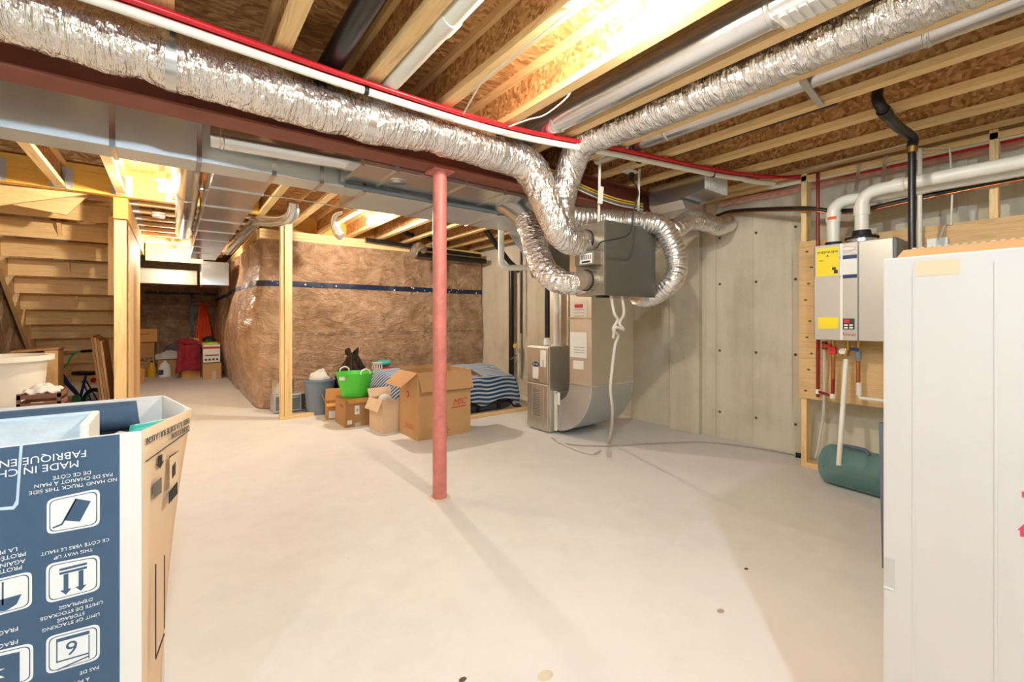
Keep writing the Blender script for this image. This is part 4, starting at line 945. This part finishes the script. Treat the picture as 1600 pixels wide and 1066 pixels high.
# end panel with a crease, bulging at the top
def endq(y0, x0t, x0b, y1, x1t, x1b, nm, mat):
    def fn(u, v):
        zz = lz*v; k = v**2
        return ((x0b+(x0t-x0b)*k)*(1-u)+(x1b+(x1t-x1b)*k)*u, y0+(y1-y0)*u, zz)
    MB().grid(fn, 6, 16).build(nm, mat, tl, smooth=True, solid=.007)
Bx, By = .040, 1.54
endq(ly0+.004, lx, lx, By, Bx, -.03, 'end_panel', 'card_tan'); endq(By, Bx, -.03, ly1-.004, lx+.03, lx+.03, 'end_flap', 'carton_white')
# blue print
def fp(px, py, k=0): return onY(px, py, ly0-k)
e = fp(187, 700)
B((LX, ly0-.0006, 0), (e.x, ly0, lz-.001)).build('blue_print', 'carton_blue', tl)
def fpoly(pts, mat, nm, k):
    MB().prism([fp(x, y, .0006) for x, y in pts], (0, -k, 0)).build(nm, mat, tl)
def rrect(q, mat, nm, k, rad=.16):
    P = [V(*p, 0) for p in q]; out = []
    for i in range(4):
        a, b, c = P[i-1], P[i], P[(i+1) % 4]
        s, e2 = b.lerp(a, rad), b.lerp(c, rad)
        for j in range(5):
            t_ = j/4; out.append(((1-t_)**2*s+2*t_*(1-t_)*b+t_*t_*e2))
    fpoly([(v_.x, v_.y) for v_ in out], mat, nm, k)
def inset(q, f):
    c = (sum(p[0] for p in q)/4, sum(p[1] for p in q)/4); return [(c[0]+(p[0]-c[0])*f, c[1]+(p[1]-c[1])*f) for p in q]
def icon(q):
    rrect(q, 'print_white', 'icon_frame', .0003); rrect(inset(q, .9), 'carton_blue', 'icon_frame', .0006); rrect(inset(q, .86), 'print_white', 'icon_field', .0009)
iq = [(73, 781), (156, 763), (156, 821), (73, 836)]; icon(iq)
fpoly([(118, 779), (142, 783), (125, 815), (100, 813)], 'carton_blue', 'pictogram', .0013)
fpoly([(118, 779), (120, 780), (98, 820), (83, 826), (82, 824), (96, 818)], 'carton_blue', 'pictogram', .0013)
iq = [(72, 882), (156, 866), (156, 922), (72, 944)]; icon(iq)
for dy in (0, 6): fpoly([(93, 889+dy), (136, 878.5+dy), (136, 882+dy), (93, 892.5+dy)], 'carton_blue', 'pictogram', .0013)
for x0, yb in ((103, 898), (126.5, 892)):
    fpoly([(x0-3.5, yb), (x0+4, yb-2), (x0+4, yb+22), (x0+9, yb+21), (x0, yb+31), (x0-9, yb+25), (x0-3.5, yb+24)], 'carton_blue', 'pictogram', .0013)
iq = [(72, 996), (156, 974), (156, 1030), (72, 1055)]; icon(iq)
fpoly([(88, 999), (140, 985), (140, 990), (88, 1004)], 'carton_blue', 'pictogram', .0013)
fpoly([(88, 1003), (90, 1002.6), (90, 1036), (88, 1036)], 'carton_blue', 'pictogram', .0013)
fpoly([(138.5, 992), (140, 991.6), (140, 1029), (138.5, 1029)], 'carton_blue', 'pictogram', .0013)
fpoly([(88, 1034), (140, 1019), (140, 1021), (88, 1036)], 'carton_blue', 'pictogram', .0013)
fpoly([(89, 1046), (139, 1024), (139, 1026), (89, 1048)], 'carton_blue', 'pictogram', .0013)
iq = [(-40, 914), (50, 892), (50, 948), (-40, 972)]; icon(iq)
fpoly([(3, 910), (6, 909), (6, 945), (3, 946)], 'carton_blue', 'pictogram', .0013)
fpoly([(-20, 943), (34, 928), (26, 944), (10, 954), (-6, 957)], 'carton_blue', 'pictogram', .0013)
iq = [(-40, 1026), (52, 1004), (52, 1064), (-40, 1088)]; icon(iq)
fpoly([(-40, 1034), (31, 1018), (31, 1072), (-40, 1090)], 'carton_blue', 'pictogram', .0013)
fpoly([(-30, 1050), (8, 1044), (-8, 1052), (8, 1058), (-30, 1066)], 'print_white', 'pictogram', .0016)
def ftext(s, px, py, hpx, align='LEFT', mat='print_white'):
    p = fp(px, py, .0019); d = (p-cam.location).dot(V(S, K, 0))
    text(s, hpx*d/F*1.38, mat, tl, p, (-1, 0, 0), (0, 0, -1), align, ext=.0003)
ftext('6', 112, 1002, 22, 'CENTER', 'carton_blue')
ftext('FABRIQUÉ EN CHINE', 136, 703, 11); ftext('MADE IN CHINA', 124, 719, 11)
for s, x, y in (('DE CE CÔTÉ', 113, 743, ), ('PAS DE CHARIOT À MAIN', 117, 751), ('NO HAND TRUCK THIS SIDE', 117, 760)):
    ftext(s, x, y-3, 5.6, 'CENTER')
for s, x, y in (('CE CÔTÉ VERS LE HAUT', 119, 855), ('THIS WAY UP', 115, 866), ("D'EMPILAGE", 119, 944), ('LIMITE DE STOCKAGE', 113, 955), ('STORAGE', 111, 965), ('LIMIT OF STACKING', 112, 973), ('À PINCE', 122, 1067), ('PAS DE', 140, 1048)):
    ftext(s, x, y-3, 5.2, 'CENTER')
for s, x, y in (('LA PLUIE', 28, 858), ('PROTÉGER DE', 41, 865), ('AGAINST RAIN', 40, 876), ('PROTECT', 35, 886), ('FRAGILE', 29, 982), ('FRAGILE', 29, 1002)): ftext(s, x, y-3, 6.4)
# side printing on the tan end
def sp_(px, py):
    t_ = (px-222)/(297-222); y = ly0+(By-ly0)*max(0, min(1, t_)); d_ = y
    return y
def epoint(px, py):
    # intersect with the plane through the near edge and the crease
    P0 = V(lx, ly0, 0); n = V(By-ly0, -(Bx-lx), 0).normalized(); r_ = atd(px, py, 1)-cam.location
    return cam.location+r_*((P0-cam.location).dot(n)/r_.dot(n)), n
def epoly(pts, mat, nm):
    q = [epoint(*p)[0] for p in pts]; n = epoint(*pts[0])[1]
    MB().prism([p_+n*.004 for p_ in q], n*.001).build(nm, mat, tl)
epoly([(224, 721), (293, 672), (293, 673.2), (224, 722.5)], 'print_black', 'print_line')
epoly([(236, 757), (249, 746), (249, 770), (236, 780)], 'print_grey', 'barcode')
epoly([(262, 716), (275, 705), (275, 748), (262, 760)], 'card_tan', 'print_panel')
epoly([(261, 714), (276, 704), (276, 705.5), (261, 716)], 'print_black', 'print_line')
epoly([(260.5, 770), (274, 753), (274, 772), (260.5, 788)], 'print_black', 'print_panel')
epoly([(265, 730), (271, 721), (271, 741), (265, 749)], 'print_black', 'print_panel')
epoly([(244, 713), (250, 710), (250, 722), (253, 720), (247, 732), (241, 727), (244, 725)], 'print_black', 'arrow_mark')
epoly([(239, 882), (240.5, 882), (240.5, 1024), (239, 1030)], 'print_black', 'print_line')
epoly([(253, 868), (254, 868), (254, 980), (253, 985)], 'print_black', 'print_line')
epoly([(239, 1030), (253, 990), (254, 992), (240, 1032)], 'print_black', 'print_line')
p, n = epoint(268, 672); text('ENSIT À LA SORTIE SUR LA LIGNE', .021, 'print_grey', tl, epoint(292, 653)[0]+n*.006, -(V(Bx, By, 0)-V(lx, ly0, 0)), (0, 0, -1), 'LEFT', sx=.72)
text('COUPER ICI LIGNE', .02, 'print_grey', tl, epoint(292, 664)[0]+n*.006, -(V(Bx, By, 0)-V(lx, ly0, 0)), (0, 0, -1), 'LEFT', sx=.62)
# clear tape on the front
fpoly([(31, 694), (36, 693), (29, 788), (22, 796), (-10, 798), (-10, 794), (20, 791), (25, 782)], 'foam_blue', 'tape_edge', .0012)
# contents: foam tray and blue cloth
fq = thing('foam_tray', 'pale blue foam packing tray inside the appliance carton', 'tray', (-.4, 1.5, .3))
fa = onz(150, 668, .865)
MB().hexa([(LX+.02, 1.36, .30), (-.165, 1.36, .30), (-.165, 1.54, .30), (LX+.02, 1.54, .30), (LX+.02, 1.36, .862), (-.165, 1.36, .862), (-.165, 1.54, .912), (LX+.02, 1.54, .912)]).build('core', 'foam_blue', fq, bevel=.004)
B((LX+.02, 1.335, .30), (-.15, 1.36, .878)).build('front_rim', 'foam_blue', fq, bevel=.004)
B((LX+.02, 1.541, .30), (-.15, 1.56, .918)).build('back_rim', 'foam_blue', fq, bevel=.004)
B((-.164, 1.361, .30), (-.148, 1.54, .92)).build('end_rim', 'paper', fq, bevel=.003)
def clo(u, v):
    x = LX+.03+u*.68; a = v*1.6*PI
    r = .034+.004*noise.noise((x*8, v*3, 0))
    if v < .45:
        return (x, 1.72+.006*noise.noise((x*6, v*4, 1)), .45+v/.45*.434)
    k = (v-.45)/.55*PI*1.5
    return (x+.02*k/5, 1.72-.034+.034*math.cos(k)-.008*noise.noise((x*5, k, 0)), .884+.034*math.sin(k)-.01*k/4)
tag(MB().grid(clo, 40, 40).build('folded_cloth', 'navy_cloth', smooth=True, solid=.006), 'blue-grey cloth with a rolled edge tucked inside the appliance carton', 'cloth')
tag(MB().grid(lambda u, v: (-.14+u*.12, 1.40+v*.22, .83+.02*noise.noise((u*4, v*4, 0))+.02*math.sin(u*3)), 14, 14).build('plastic_packet', 'white_cloth', smooth=True, solid=.004), 'white plastic wrap inside the right end of the appliance carton', 'packet')
tag(MB().grid(lambda u, v: (-.09+u*.1, 1.52+v*.06, .86+.01*math.sin(v*3)+.01*u), 8, 6).build('blue_flyer', 'teal', smooth=True, solid=.003), 'small blue flyer on top of the plastic wrap in the carton', 'flyer')

# ================================================================== STAIRS
st = thing('staircase', 'open-backed pine staircase seen from below behind the left foreground', 'stairs', (-.95, 7.5, 0))
SX0, SX1 = -1.40, -.50
for i in range(-5, 9):
    y = 7.04+.243*i; z = 1.63-.1785*i
    if z+.18 > 2.92: continue
    B((SX0, y, z), (SX1, y+.018, z+.16)).build('riser', 'pineX', st)
    B((SX0, y+.0, z+.16), (SX1, y+.27, z+.186)).build('tread', 'plyX', st)
    if i % 2 == 0 and i < 3: 
        MB().prism([(-.95, y-.0, z+.16), (-.95, y-.08, z+.16), (-.95, y, z+.03)], (.03, 0, 0)).build('glue_block', 'pineZ', st)
def stringer(x):
    y0, z0 = 7.04-5*.243, 1.63+5*.1785; y1, z1 = 7.04+9*.243, 1.63-9*.1785
    MB().prism([(x, y0, z0-.12), (x, y1-.15, .0), (x, y1+.2, .0), (x, y0+.18, z0+.16)], (.038, 0, 0)).build('stringer', 'plyY', st)
stringer(SX0-.039); stringer(SX1+.001)
# gussets below the header
tag(MB().prism([onY(-10, 288, 5.70), onY(138, 303, 5.70), onY(-10, 322, 5.70)], (0, .03, 0)).build('gusset_board', 'pineX'), 'long pale tapering board below the yellow header', 'board')
tag(MB().prism([onY(20, 320, 5.95), onY(98, 306, 5.95), onY(140, 303, 5.95), onY(104, 336, 5.95)], (0, .03, 0)).build('gusset_board', 'pineX'), 'small pale triangular board under the yellow header', 'board')
# stud wall beside the stairs
sw = thing('stud_wall', 'row of pine studs beside the staircase below the yellow beam', 'stud wall', (-.4, 6.5, 0))
for i in range(6):
    y = 5.72+i*.4064; B((-.45, y, .038), (-.361, y+.038, 2.117)).build('stud', 'pineZ', sw, bevel=.002)
B((-.45, 5.76, .038), (-.361, 5.80, 2.117)).build('stud', 'pineZ', sw, bevel=.002)
B((-.45, 5.70, 0), (-.361, 7.95, .038)).build('bottom_plate', 'pineY', sw)
B((-.362+.003, 5.98, 0.03), (-.358+.003, 7.9, 2.117)).build('side_board', 'pineZ', sw)
tag(B((-.52, 6.05, 1.4), (-.455, 6.09, 2.2)).build('short_stud', 'pineZ'), 'short pale stud hanging beside the top of the stair wall', 'stud')

# ================================================================== UNDER-STAIR THINGS
def tilted(name, label, P, wd, h, th, lean, rz, mat, cat, group=None):
    o = thing(name, label, cat, P, rz, True, group); 
    MB().hexa([(-wd/2, 0, 0), (wd/2, 0, 0), (wd/2, th, 0), (-wd/2, th, 0), (-wd/2, lean, h), (wd/2, lean, h), (wd/2, lean+th, h), (-wd/2, lean+th, h)]).build('sheet', mat, o)
    return o
for i in range(4):
    m = MB(); xo = -.60+i*.03; 
    a = V(-.585+i*.024, 6.75, 0)
    tag(MB().hexa([(a.x-.02, 6.55, 0), (a.x, 6.55, 0), (a.x, 7.15, 0), (a.x-.02, 7.15, 0), (a.x-.12, 6.55, .98-.02*i), (a.x-.10, 6.55, .98-.02*i), (a.x-.10, 7.15, .98-.02*i), (a.x-.12, 7.15, .98-.02*i)]).build('plywood_sheet', 'plyZ' if i % 2 else 'brownwood'), ['leftmost', 'second', 'third', 'rightmost'][i]+' of the wooden panels leaning against the stair studs', 'panel', 'panels leaning by the stair studs')
sh = thing('wooden_shelf', 'brown wooden shelf box standing under the stairs', 'shelf', (-1.11, 6.7, 0))
B((-1.28, 6.57, 0), (-1.26, 6.85, .82)).build('side', 'brownwood', sh); B((-1.28, 6.55, 0), (-1.17, 6.57, .82)).build('front_board', 'card_orange', sh)
B((-.97, 6.57, 0), (-.95, 6.85, .84)).build('side', 'brownwood', sh); B((-1.26, 6.83, 0), (-.97, 6.85, .82)).build('back_board', 'brownwood', sh)
MB().hexa([(-1.29, 6.54, .82), (-.94, 6.54, .845), (-.94, 6.86, .845), (-1.29, 6.86, .82), (-1.29, 6.54, .838), (-.94, 6.54, .863), (-.94, 6.86, .863), (-1.29, 6.86, .838)]).build('top_board', 'brownwood', sh)
B((-1.05, 6.55, 0), (-.95, 6.57, .835)).build('front_board', 'plyZ', sh)
wbn = thing('white_bin', 'tall cream plastic bin at the left edge of the picture', 'bin', (-1.13, 5.36, 0))
MB().lathe([(0, 0), (.24, 0), (.29, .80), (.335, .82), (.335, .86), (.29, .86), (.22, .03), (0, .03)], (-1.13, 5.36, 0), n=20).build('bin', 'cream_plastic', wbn, smooth=True)
wbn.rotation_euler = (0, 0, 0)
# crate with cloth
cr = thing('slatted_crate', 'brown slatted plastic crate behind the carton', 'crate', (-.77, 4.8, .0))
cx0, cx1, cy0, cy1 = -.885, -.66, 4.65, 4.93
for k in range(9):
    z = .10+k*.06
    for nm, a, b in (('slat', (cx0, cy0, z), (cx1, cy0+.012, z+.03)), ('slat', (cx0, cy1, z), (cx1, cy1+.012, z+.03)), ('slat', (cx0, cy0, z), (cx0+.012, cy1, z+.03)), ('slat', (cx1-.012, cy0, z), (cx1, cy1, z+.03))):
        B(a, b).build(nm, 'crate_brown', cr)
for a in ((cx0, cy0), (cx1-.02, cy0), (cx0, cy1-.008), (cx1-.02, cy1-.008)): B((a[0], a[1], 0), (a[0]+.02, a[1]+.02, .62)).build('corner_post', 'crate_brown', cr)
B((cx0, cy0, .09), (cx1, cy1, .10)).build('base', 'crate_brown', cr)
tag(MB().grid(lambda u, v: (cx0+.02+u*(cx1-cx0-.04), cy0+.03+v*.23, .615+.05*math.sin(u*PI)*math.sin(v*PI)+.03*noise.noise((u*5, v*5, 0))), 20, 20).build('white_bag', 'white_cloth', smooth=True, solid=.01), 'white cloth bag lying in the brown crate', 'bag')
a = atd(25, 606, 4.4)
tag(MB().lathe([(0, 0), (.05, 0), (.05, .62), (.02, .66), (0, .66)], (a.x, a.y, 0), n=14).build('red_bottle', 'red_plastic', smooth=True), 'red-topped container between the cream bin and the crate', 'container')
tag(MB().hexa([(-1.33, 5.9, 0), (-1.05, 5.9, 0), (-1.05, 5.93, 0), (-1.33, 5.93, 0), (-1.4, 6.15, .78), (-1.3, 6.15, .78), (-1.3, 6.18, .78), (-1.4, 6.18, .78)]).build('plywood_sheet', 'plyZ'), 'pale wooden board leaning behind the cream bin', 'panel')
# kids bike
bk = thing('bicycle', 'small blue and green child bicycle parked under the stairs', 'bicycle', (-.93, 7.45, 0), math.radians(135), True)
def wheel(c, r, nm):
    w_ = MB(); c = Vector(c)
    ring = [c+V(r*math.cos(a), 0, r*math.sin(a)) for a in [i*2*PI/28 for i in range(29)]]
    o = w_.tube(ring, .022, 10, False).build(nm, 'tyre', bk, smooth=True)
    ring = [c+V((r-.025)*math.cos(a), 0, (r-.025)*math.sin(a)) for a in [i*2*PI/28 for i in range(29)]]
    MB().tube(ring, .009, 8, False).build('rim', 'bike_green', o, smooth=True)
    s = MB()
    for i in range(14):
        a = i*PI/7; s.tube([c, c+V((r-.025)*math.cos(a), 0, (r-.025)*math.sin(a))], .0015, 4)
    s.build('spokes', 'chrome', o)
    MB().lathe([(.014, -.03), (.014, .03)], c, (0, 1, 0), 10).build('hub', 'chrome', o)
wheel((.30, 0, .17), .15, 'wheel'); wheel((-.27, 0, .17), .15, 'wheel')
fr = MB(); 
for a, b, r in (((.2, 0, .50), (-.08, 0, .20), .018), ((.2, 0, .44), (-.05, 0, .22), .014), ((-.06, 0, .2), (-.14, 0, .48), .014), ((-.06, .03, .2), (-.27, .035, .17), .009), ((-.06, -.03, .2), (-.27, -.035, .17), .009), ((-.12, .02, .42), (-.27, .035, .17), .008), ((-.12, -.02, .42), (-.27, -.035, .17), .008)): fr.tube([a, b], r, 10)
fr.build('frame', 'bike_blue', bk, smooth=True)
MB().tube([(.19, 0, .54), (.24, 0, .36), (.245, .045, .33), (.30, .045, .17)], .011, 8).tube([(.24, 0, .36), (.245, -.045, .33), (.30, -.045, .17)], .011, 8).build('fork', 'bike_green', bk, smooth=True)
MB().tube(catmull([V(.12, .24, .76), V(.16, .15, .76), V(.19, .10, .70), V(.19, .05, .60), V(.19, 0, .58), V(.19, -.05, .60), V(.19, -.10, .70), V(.16, -.15, .76), V(.12, -.24, .76)], 5), .011, 8).build('handlebar', 'bike_green', bk, smooth=True)
MB().tube([(.17, .13, .735), (.17, -.13, .735)], .008, 8).build('crossbar', 'bike_green', bk)
for s in (-1, 1): MB().tube([(.145, s*.17, .76), (.10, s*.28, .76)], .017, 10).build('grip', 'rubber_black', bk, smooth=True)
B((-.26, -.06, .49), (0, .06, .535)).build('saddle', 'rubber_black', bk, bevel=.02)
MB().lathe([(.03, 0), (.03, .015)], (-.24, 0, .43), (-1, 0, 0), 12).build('reflector', 'red_plastic', bk)
for s in (-1, 1):
    MB().lathe([(.06, -.012), (.065, 0), (.06, .012)], (-.27, s*.14, .075), (0, 1, 0), 18).build('training_wheel', 'bike_green', bk, smooth=True)
    MB().tube([(-.27, s*.03, .17), (-.27, s*.12, .16), (-.27, s*.135, .075)], .008, 6).build('training_arm', 'tyre', bk)
MB().lathe([(.06, -.006), (.06, .006)], (-.06, .04, .2), (0, 1, 0), 18).build('chain_guard', 'bike_green', bk)

# ================================================================== CORRIDOR STORAGE
def far(px, py): return onz(px, py, 0)
c1 = carton('cardboard_box', 'tall brown box at the foot of the stack beside the stair studs in the corridor', -.72, 11.7, 0, .42, .5, .68, 'card_dark', {'f': (-90, .2), 'b': (-90, .2)})
text('APT', .12, 'print_black', c1, (.30, -.002, .30), (1, 0, 0), (0, 0, 1)); B((.2, -.002, .25), (.4, 0, .265)).build('print_line', 'print_grey', c1)
c2 = carton('cardboard_box', 'wide brown box topping the stack in the corridor', -.74, 11.68, .70, .49, .5, .27, 'card_orange', {'f': (-90, .2), 'b': (-90, .2)})
B((.18, -.002, .16), (.36, 0, .168)).build('handle_print', 'print_black', c2)
for x in (.18, .352): B((x, -.002, .16), (x+.008, 0, .20)).build('handle_print', 'print_black', c2)
c3 = carton('cardboard_box', 'long low brown box under the grey and white cloths', -.25, 11.85, 0, .46, .4, .31, 'card', {'f': (-90, .15), 'b': (-90, .15)})
def heap(name, label, c, rx, ry, rz_, mat, seed, cat='cloth'):
    def fn(u, v):
        a = u*2*PI; b_ = v*PI/2; k = 1+.3*noise.noise((math.cos(a)*2+seed, math.sin(a)*2, v*3))
        return (c[0]+rx*math.cos(a)*math.sin(b_)*k, c[1]+ry*math.sin(a)*math.sin(b_)*k, c[2]+rz_*math.cos(b_)*(1+.4*noise.noise((u*9, v*6, seed)))+.003)
    return tag(MB().grid(fn, 36, 14).build(name, mat, smooth=True), label, cat)
heap('white_cloth_heap', 'folded white cloths on the low corridor box', (-.05, 11.98, .326), .26, .13, .15, 'white_cloth', 2)
heap('grey_cloth_heap', 'grey garment lying behind the white cloths in the corridor', (.04, 12.2, .326), .2, .10, .30, 'grey_cloth', 6)
def bottle(name, label, P, prof, mat, capm):
    o = thing(name, label, 'bottle', P); MB().lathe(prof, P, n=22, sy=.75).build('body', mat, o, smooth=True)
    h = prof[-1][1]; MB().lathe([(.022, 0), (.022, .03)], (P[0], P[1], h), n=14).build('cap', capm, o)
    return o
bp = onY(237, 586, 11.5); bottle('oil_bottle', 'golden yellow bottle standing on the corridor floor', (bp.x, 11.5, 0), [(0, 0), (.062, 0), (.068, .02), (.068, .17), (.05, .25), (.02, .30)], 'gold_plastic', 'rubber_black')
bp = onY(257.5, 588, 11.45); jg = bottle('white_jug', 'white round-shouldered jug with a blue label on the corridor floor', (bp.x, 11.45, 0), [(0, 0), (.095, 0), (.105, .02), (.105, .16), (.085, .24), (.03, .30)], 'white_paint', 'white_paint')
B((bp.x-.1, 11.45-.082, .05), (bp.x-.02, 11.45-.066, .15)).build('label', 'print_navy', jg)
c4 = carton('cardboard_box', 'tape-sealed brown box at the right end of the corridor pile', .46, 10.45, 0, .30, .3, .31, 'card', {'f': (-90, .14), 'b': (-90, .14)})
B((.15, -.002, 0), (.21, 0, .16)).build('tape', 'clear_tape', c4)
c5 = thing('printed_box', 'white and red printed box on top of the sealed corridor box', 'box', (.60, 10.58, .326))
B((.465, 10.46, .326), (.74, 10.70, .67)).build('body', 'paper', c5, bevel=.004)
B((.465, 10.457, .59), (.74, 10.46, .63)).build('red_band', 'print_red', c5); B((.49, 10.457, .45), (.72, 10.46, .475)).build('red_band', 'print_red', c5)
for i in range(4): B((.49+i*.06, 10.457, .36), (.53+i*.06, 10.46, .40)).build('picture', 'tie_rust', c5)
heap('lime_vest', 'lime green and black vest heaped on the printed box', (.59, 10.58, .67), .15, .10, .05, 'lime', 9, 'clothing')
heap('black_hat', 'black hat on top of the lime green vest', (.56, 10.58, .73), .11, .07, .09, 'rubber_black', 12, 'clothing')
c6 = carton('cardboard_box', 'open brown box behind the dark red blanket in the corridor', .14, 10.95, 0, .30, .34, .62, 'card_orange', {'b': (8, .16), 'r': (6, .12)})
def rb(u, v):
    x = .10+u*.34
    if v < .25: y, z = 11.12-v/.25*.22, .655
    else: k = (v-.25)/.75; y, z = 10.90-.06*k-.03*math.sin(u*11), .655-.55*k*(1-.12*math.sin(u*3))
    return (x-.06*(v)*(1-u)+.02*noise.noise((u*4, v*4, 1)), y+.02*noise.noise((u*6, v*6, 0)), z+.02*noise.noise((u*5, v*5, 4)))
tag(MB().grid(rb, 30, 34).build('red_blanket', 'red_cloth', smooth=True, solid=.015), 'dark red plush blanket hanging over a corridor box', 'blanket')
heap('red_blanket_roll', 'rolled end of dark red plush on top of the corridor box', (.22, 11.05, .675), .18, .10, .10, 'red_cloth', 3, 'blanket')
tag(B((-.53, 10.6, 0), (-.41, 10.8, .26)).build('small_carton', 'card_orange', bevel=.003), 'small orange and white carton peeking out behind the stair studs', 'box')
# orange garment on hanger
gq = onY(318, 440, 12.4)
og = thing('orange_tarp', 'orange plastic sheet hanging on the far insulated wall', 'tarp', (gq.x, 12.5, .6))
def og_(u, v): x = gq.x+(u-.5)*(.12+.30*v); return (x, 12.48-.02*math.sin(u*22)-.03*v, 1.50-v*1.0)
MB().grid(og_, 36, 16).build('drape', 'orange_plastic', og, smooth=True, solid=.004)
T([V(gq.x-.2, 12.46, 1.52), V(gq.x+.16, 12.46, 1.52)], .015, 8).build('rail', 'orange_plastic', og)

# ================================================================== LAMPS
for i, (x, y, z, wt, c, lb) in enumerate(BULBS):
    em = emit(f'bulb_glow_{i}', c, wt/(4*PI*PI*.03**2)); 
    l = thing('light_bulb', lb, 'lamp', (x, y, z))
    MATS[em.name] = em
    MB().lathe([(.004, -.031), (.016, -.026), (.027, -.013), (.03, 0), (.027, .015), (.019, .032), (.014, .042)], (x, y, z), n=20).build('glass', em.name, l, smooth=True)
    MB().lathe([(.016, .042), (.016, .06), (.05, .07), (.055, .085), (.052, .09)], (x, y, z), n=24).build('lampholder', 'white_paint', l, smooth=True)
    top = ZF-z
    MB().lathe([(.045, .09), (.045, min(.14, top)), ], (x, y, z), n=8).build('ceiling_box', 'galv_dull', l)
    if top > .14: MB().box((x-.02, y-.02, z+.13), (x+.02, y+.02, ZF)).build('bracket', 'galv_dull', l)
# unlit smoke alarm in the corridor
sd = onz(248, 336, 2.30)
t = thing('smoke_alarm', 'round white smoke alarm under the corridor joists', 'alarm', sd)
MB().lathe([(0, -.05), (.055, -.045), (.065, -.02), (.065, 0)], (sd.x, sd.y, 2.32), n=24).build('cover', 'white_paint', t, smooth=True)
MB().lathe([(.0665, -.022), (.0665, -.016)], (sd.x, sd.y, 2.32), n=24).build('ring', 'orange_plastic', t, smooth=True)
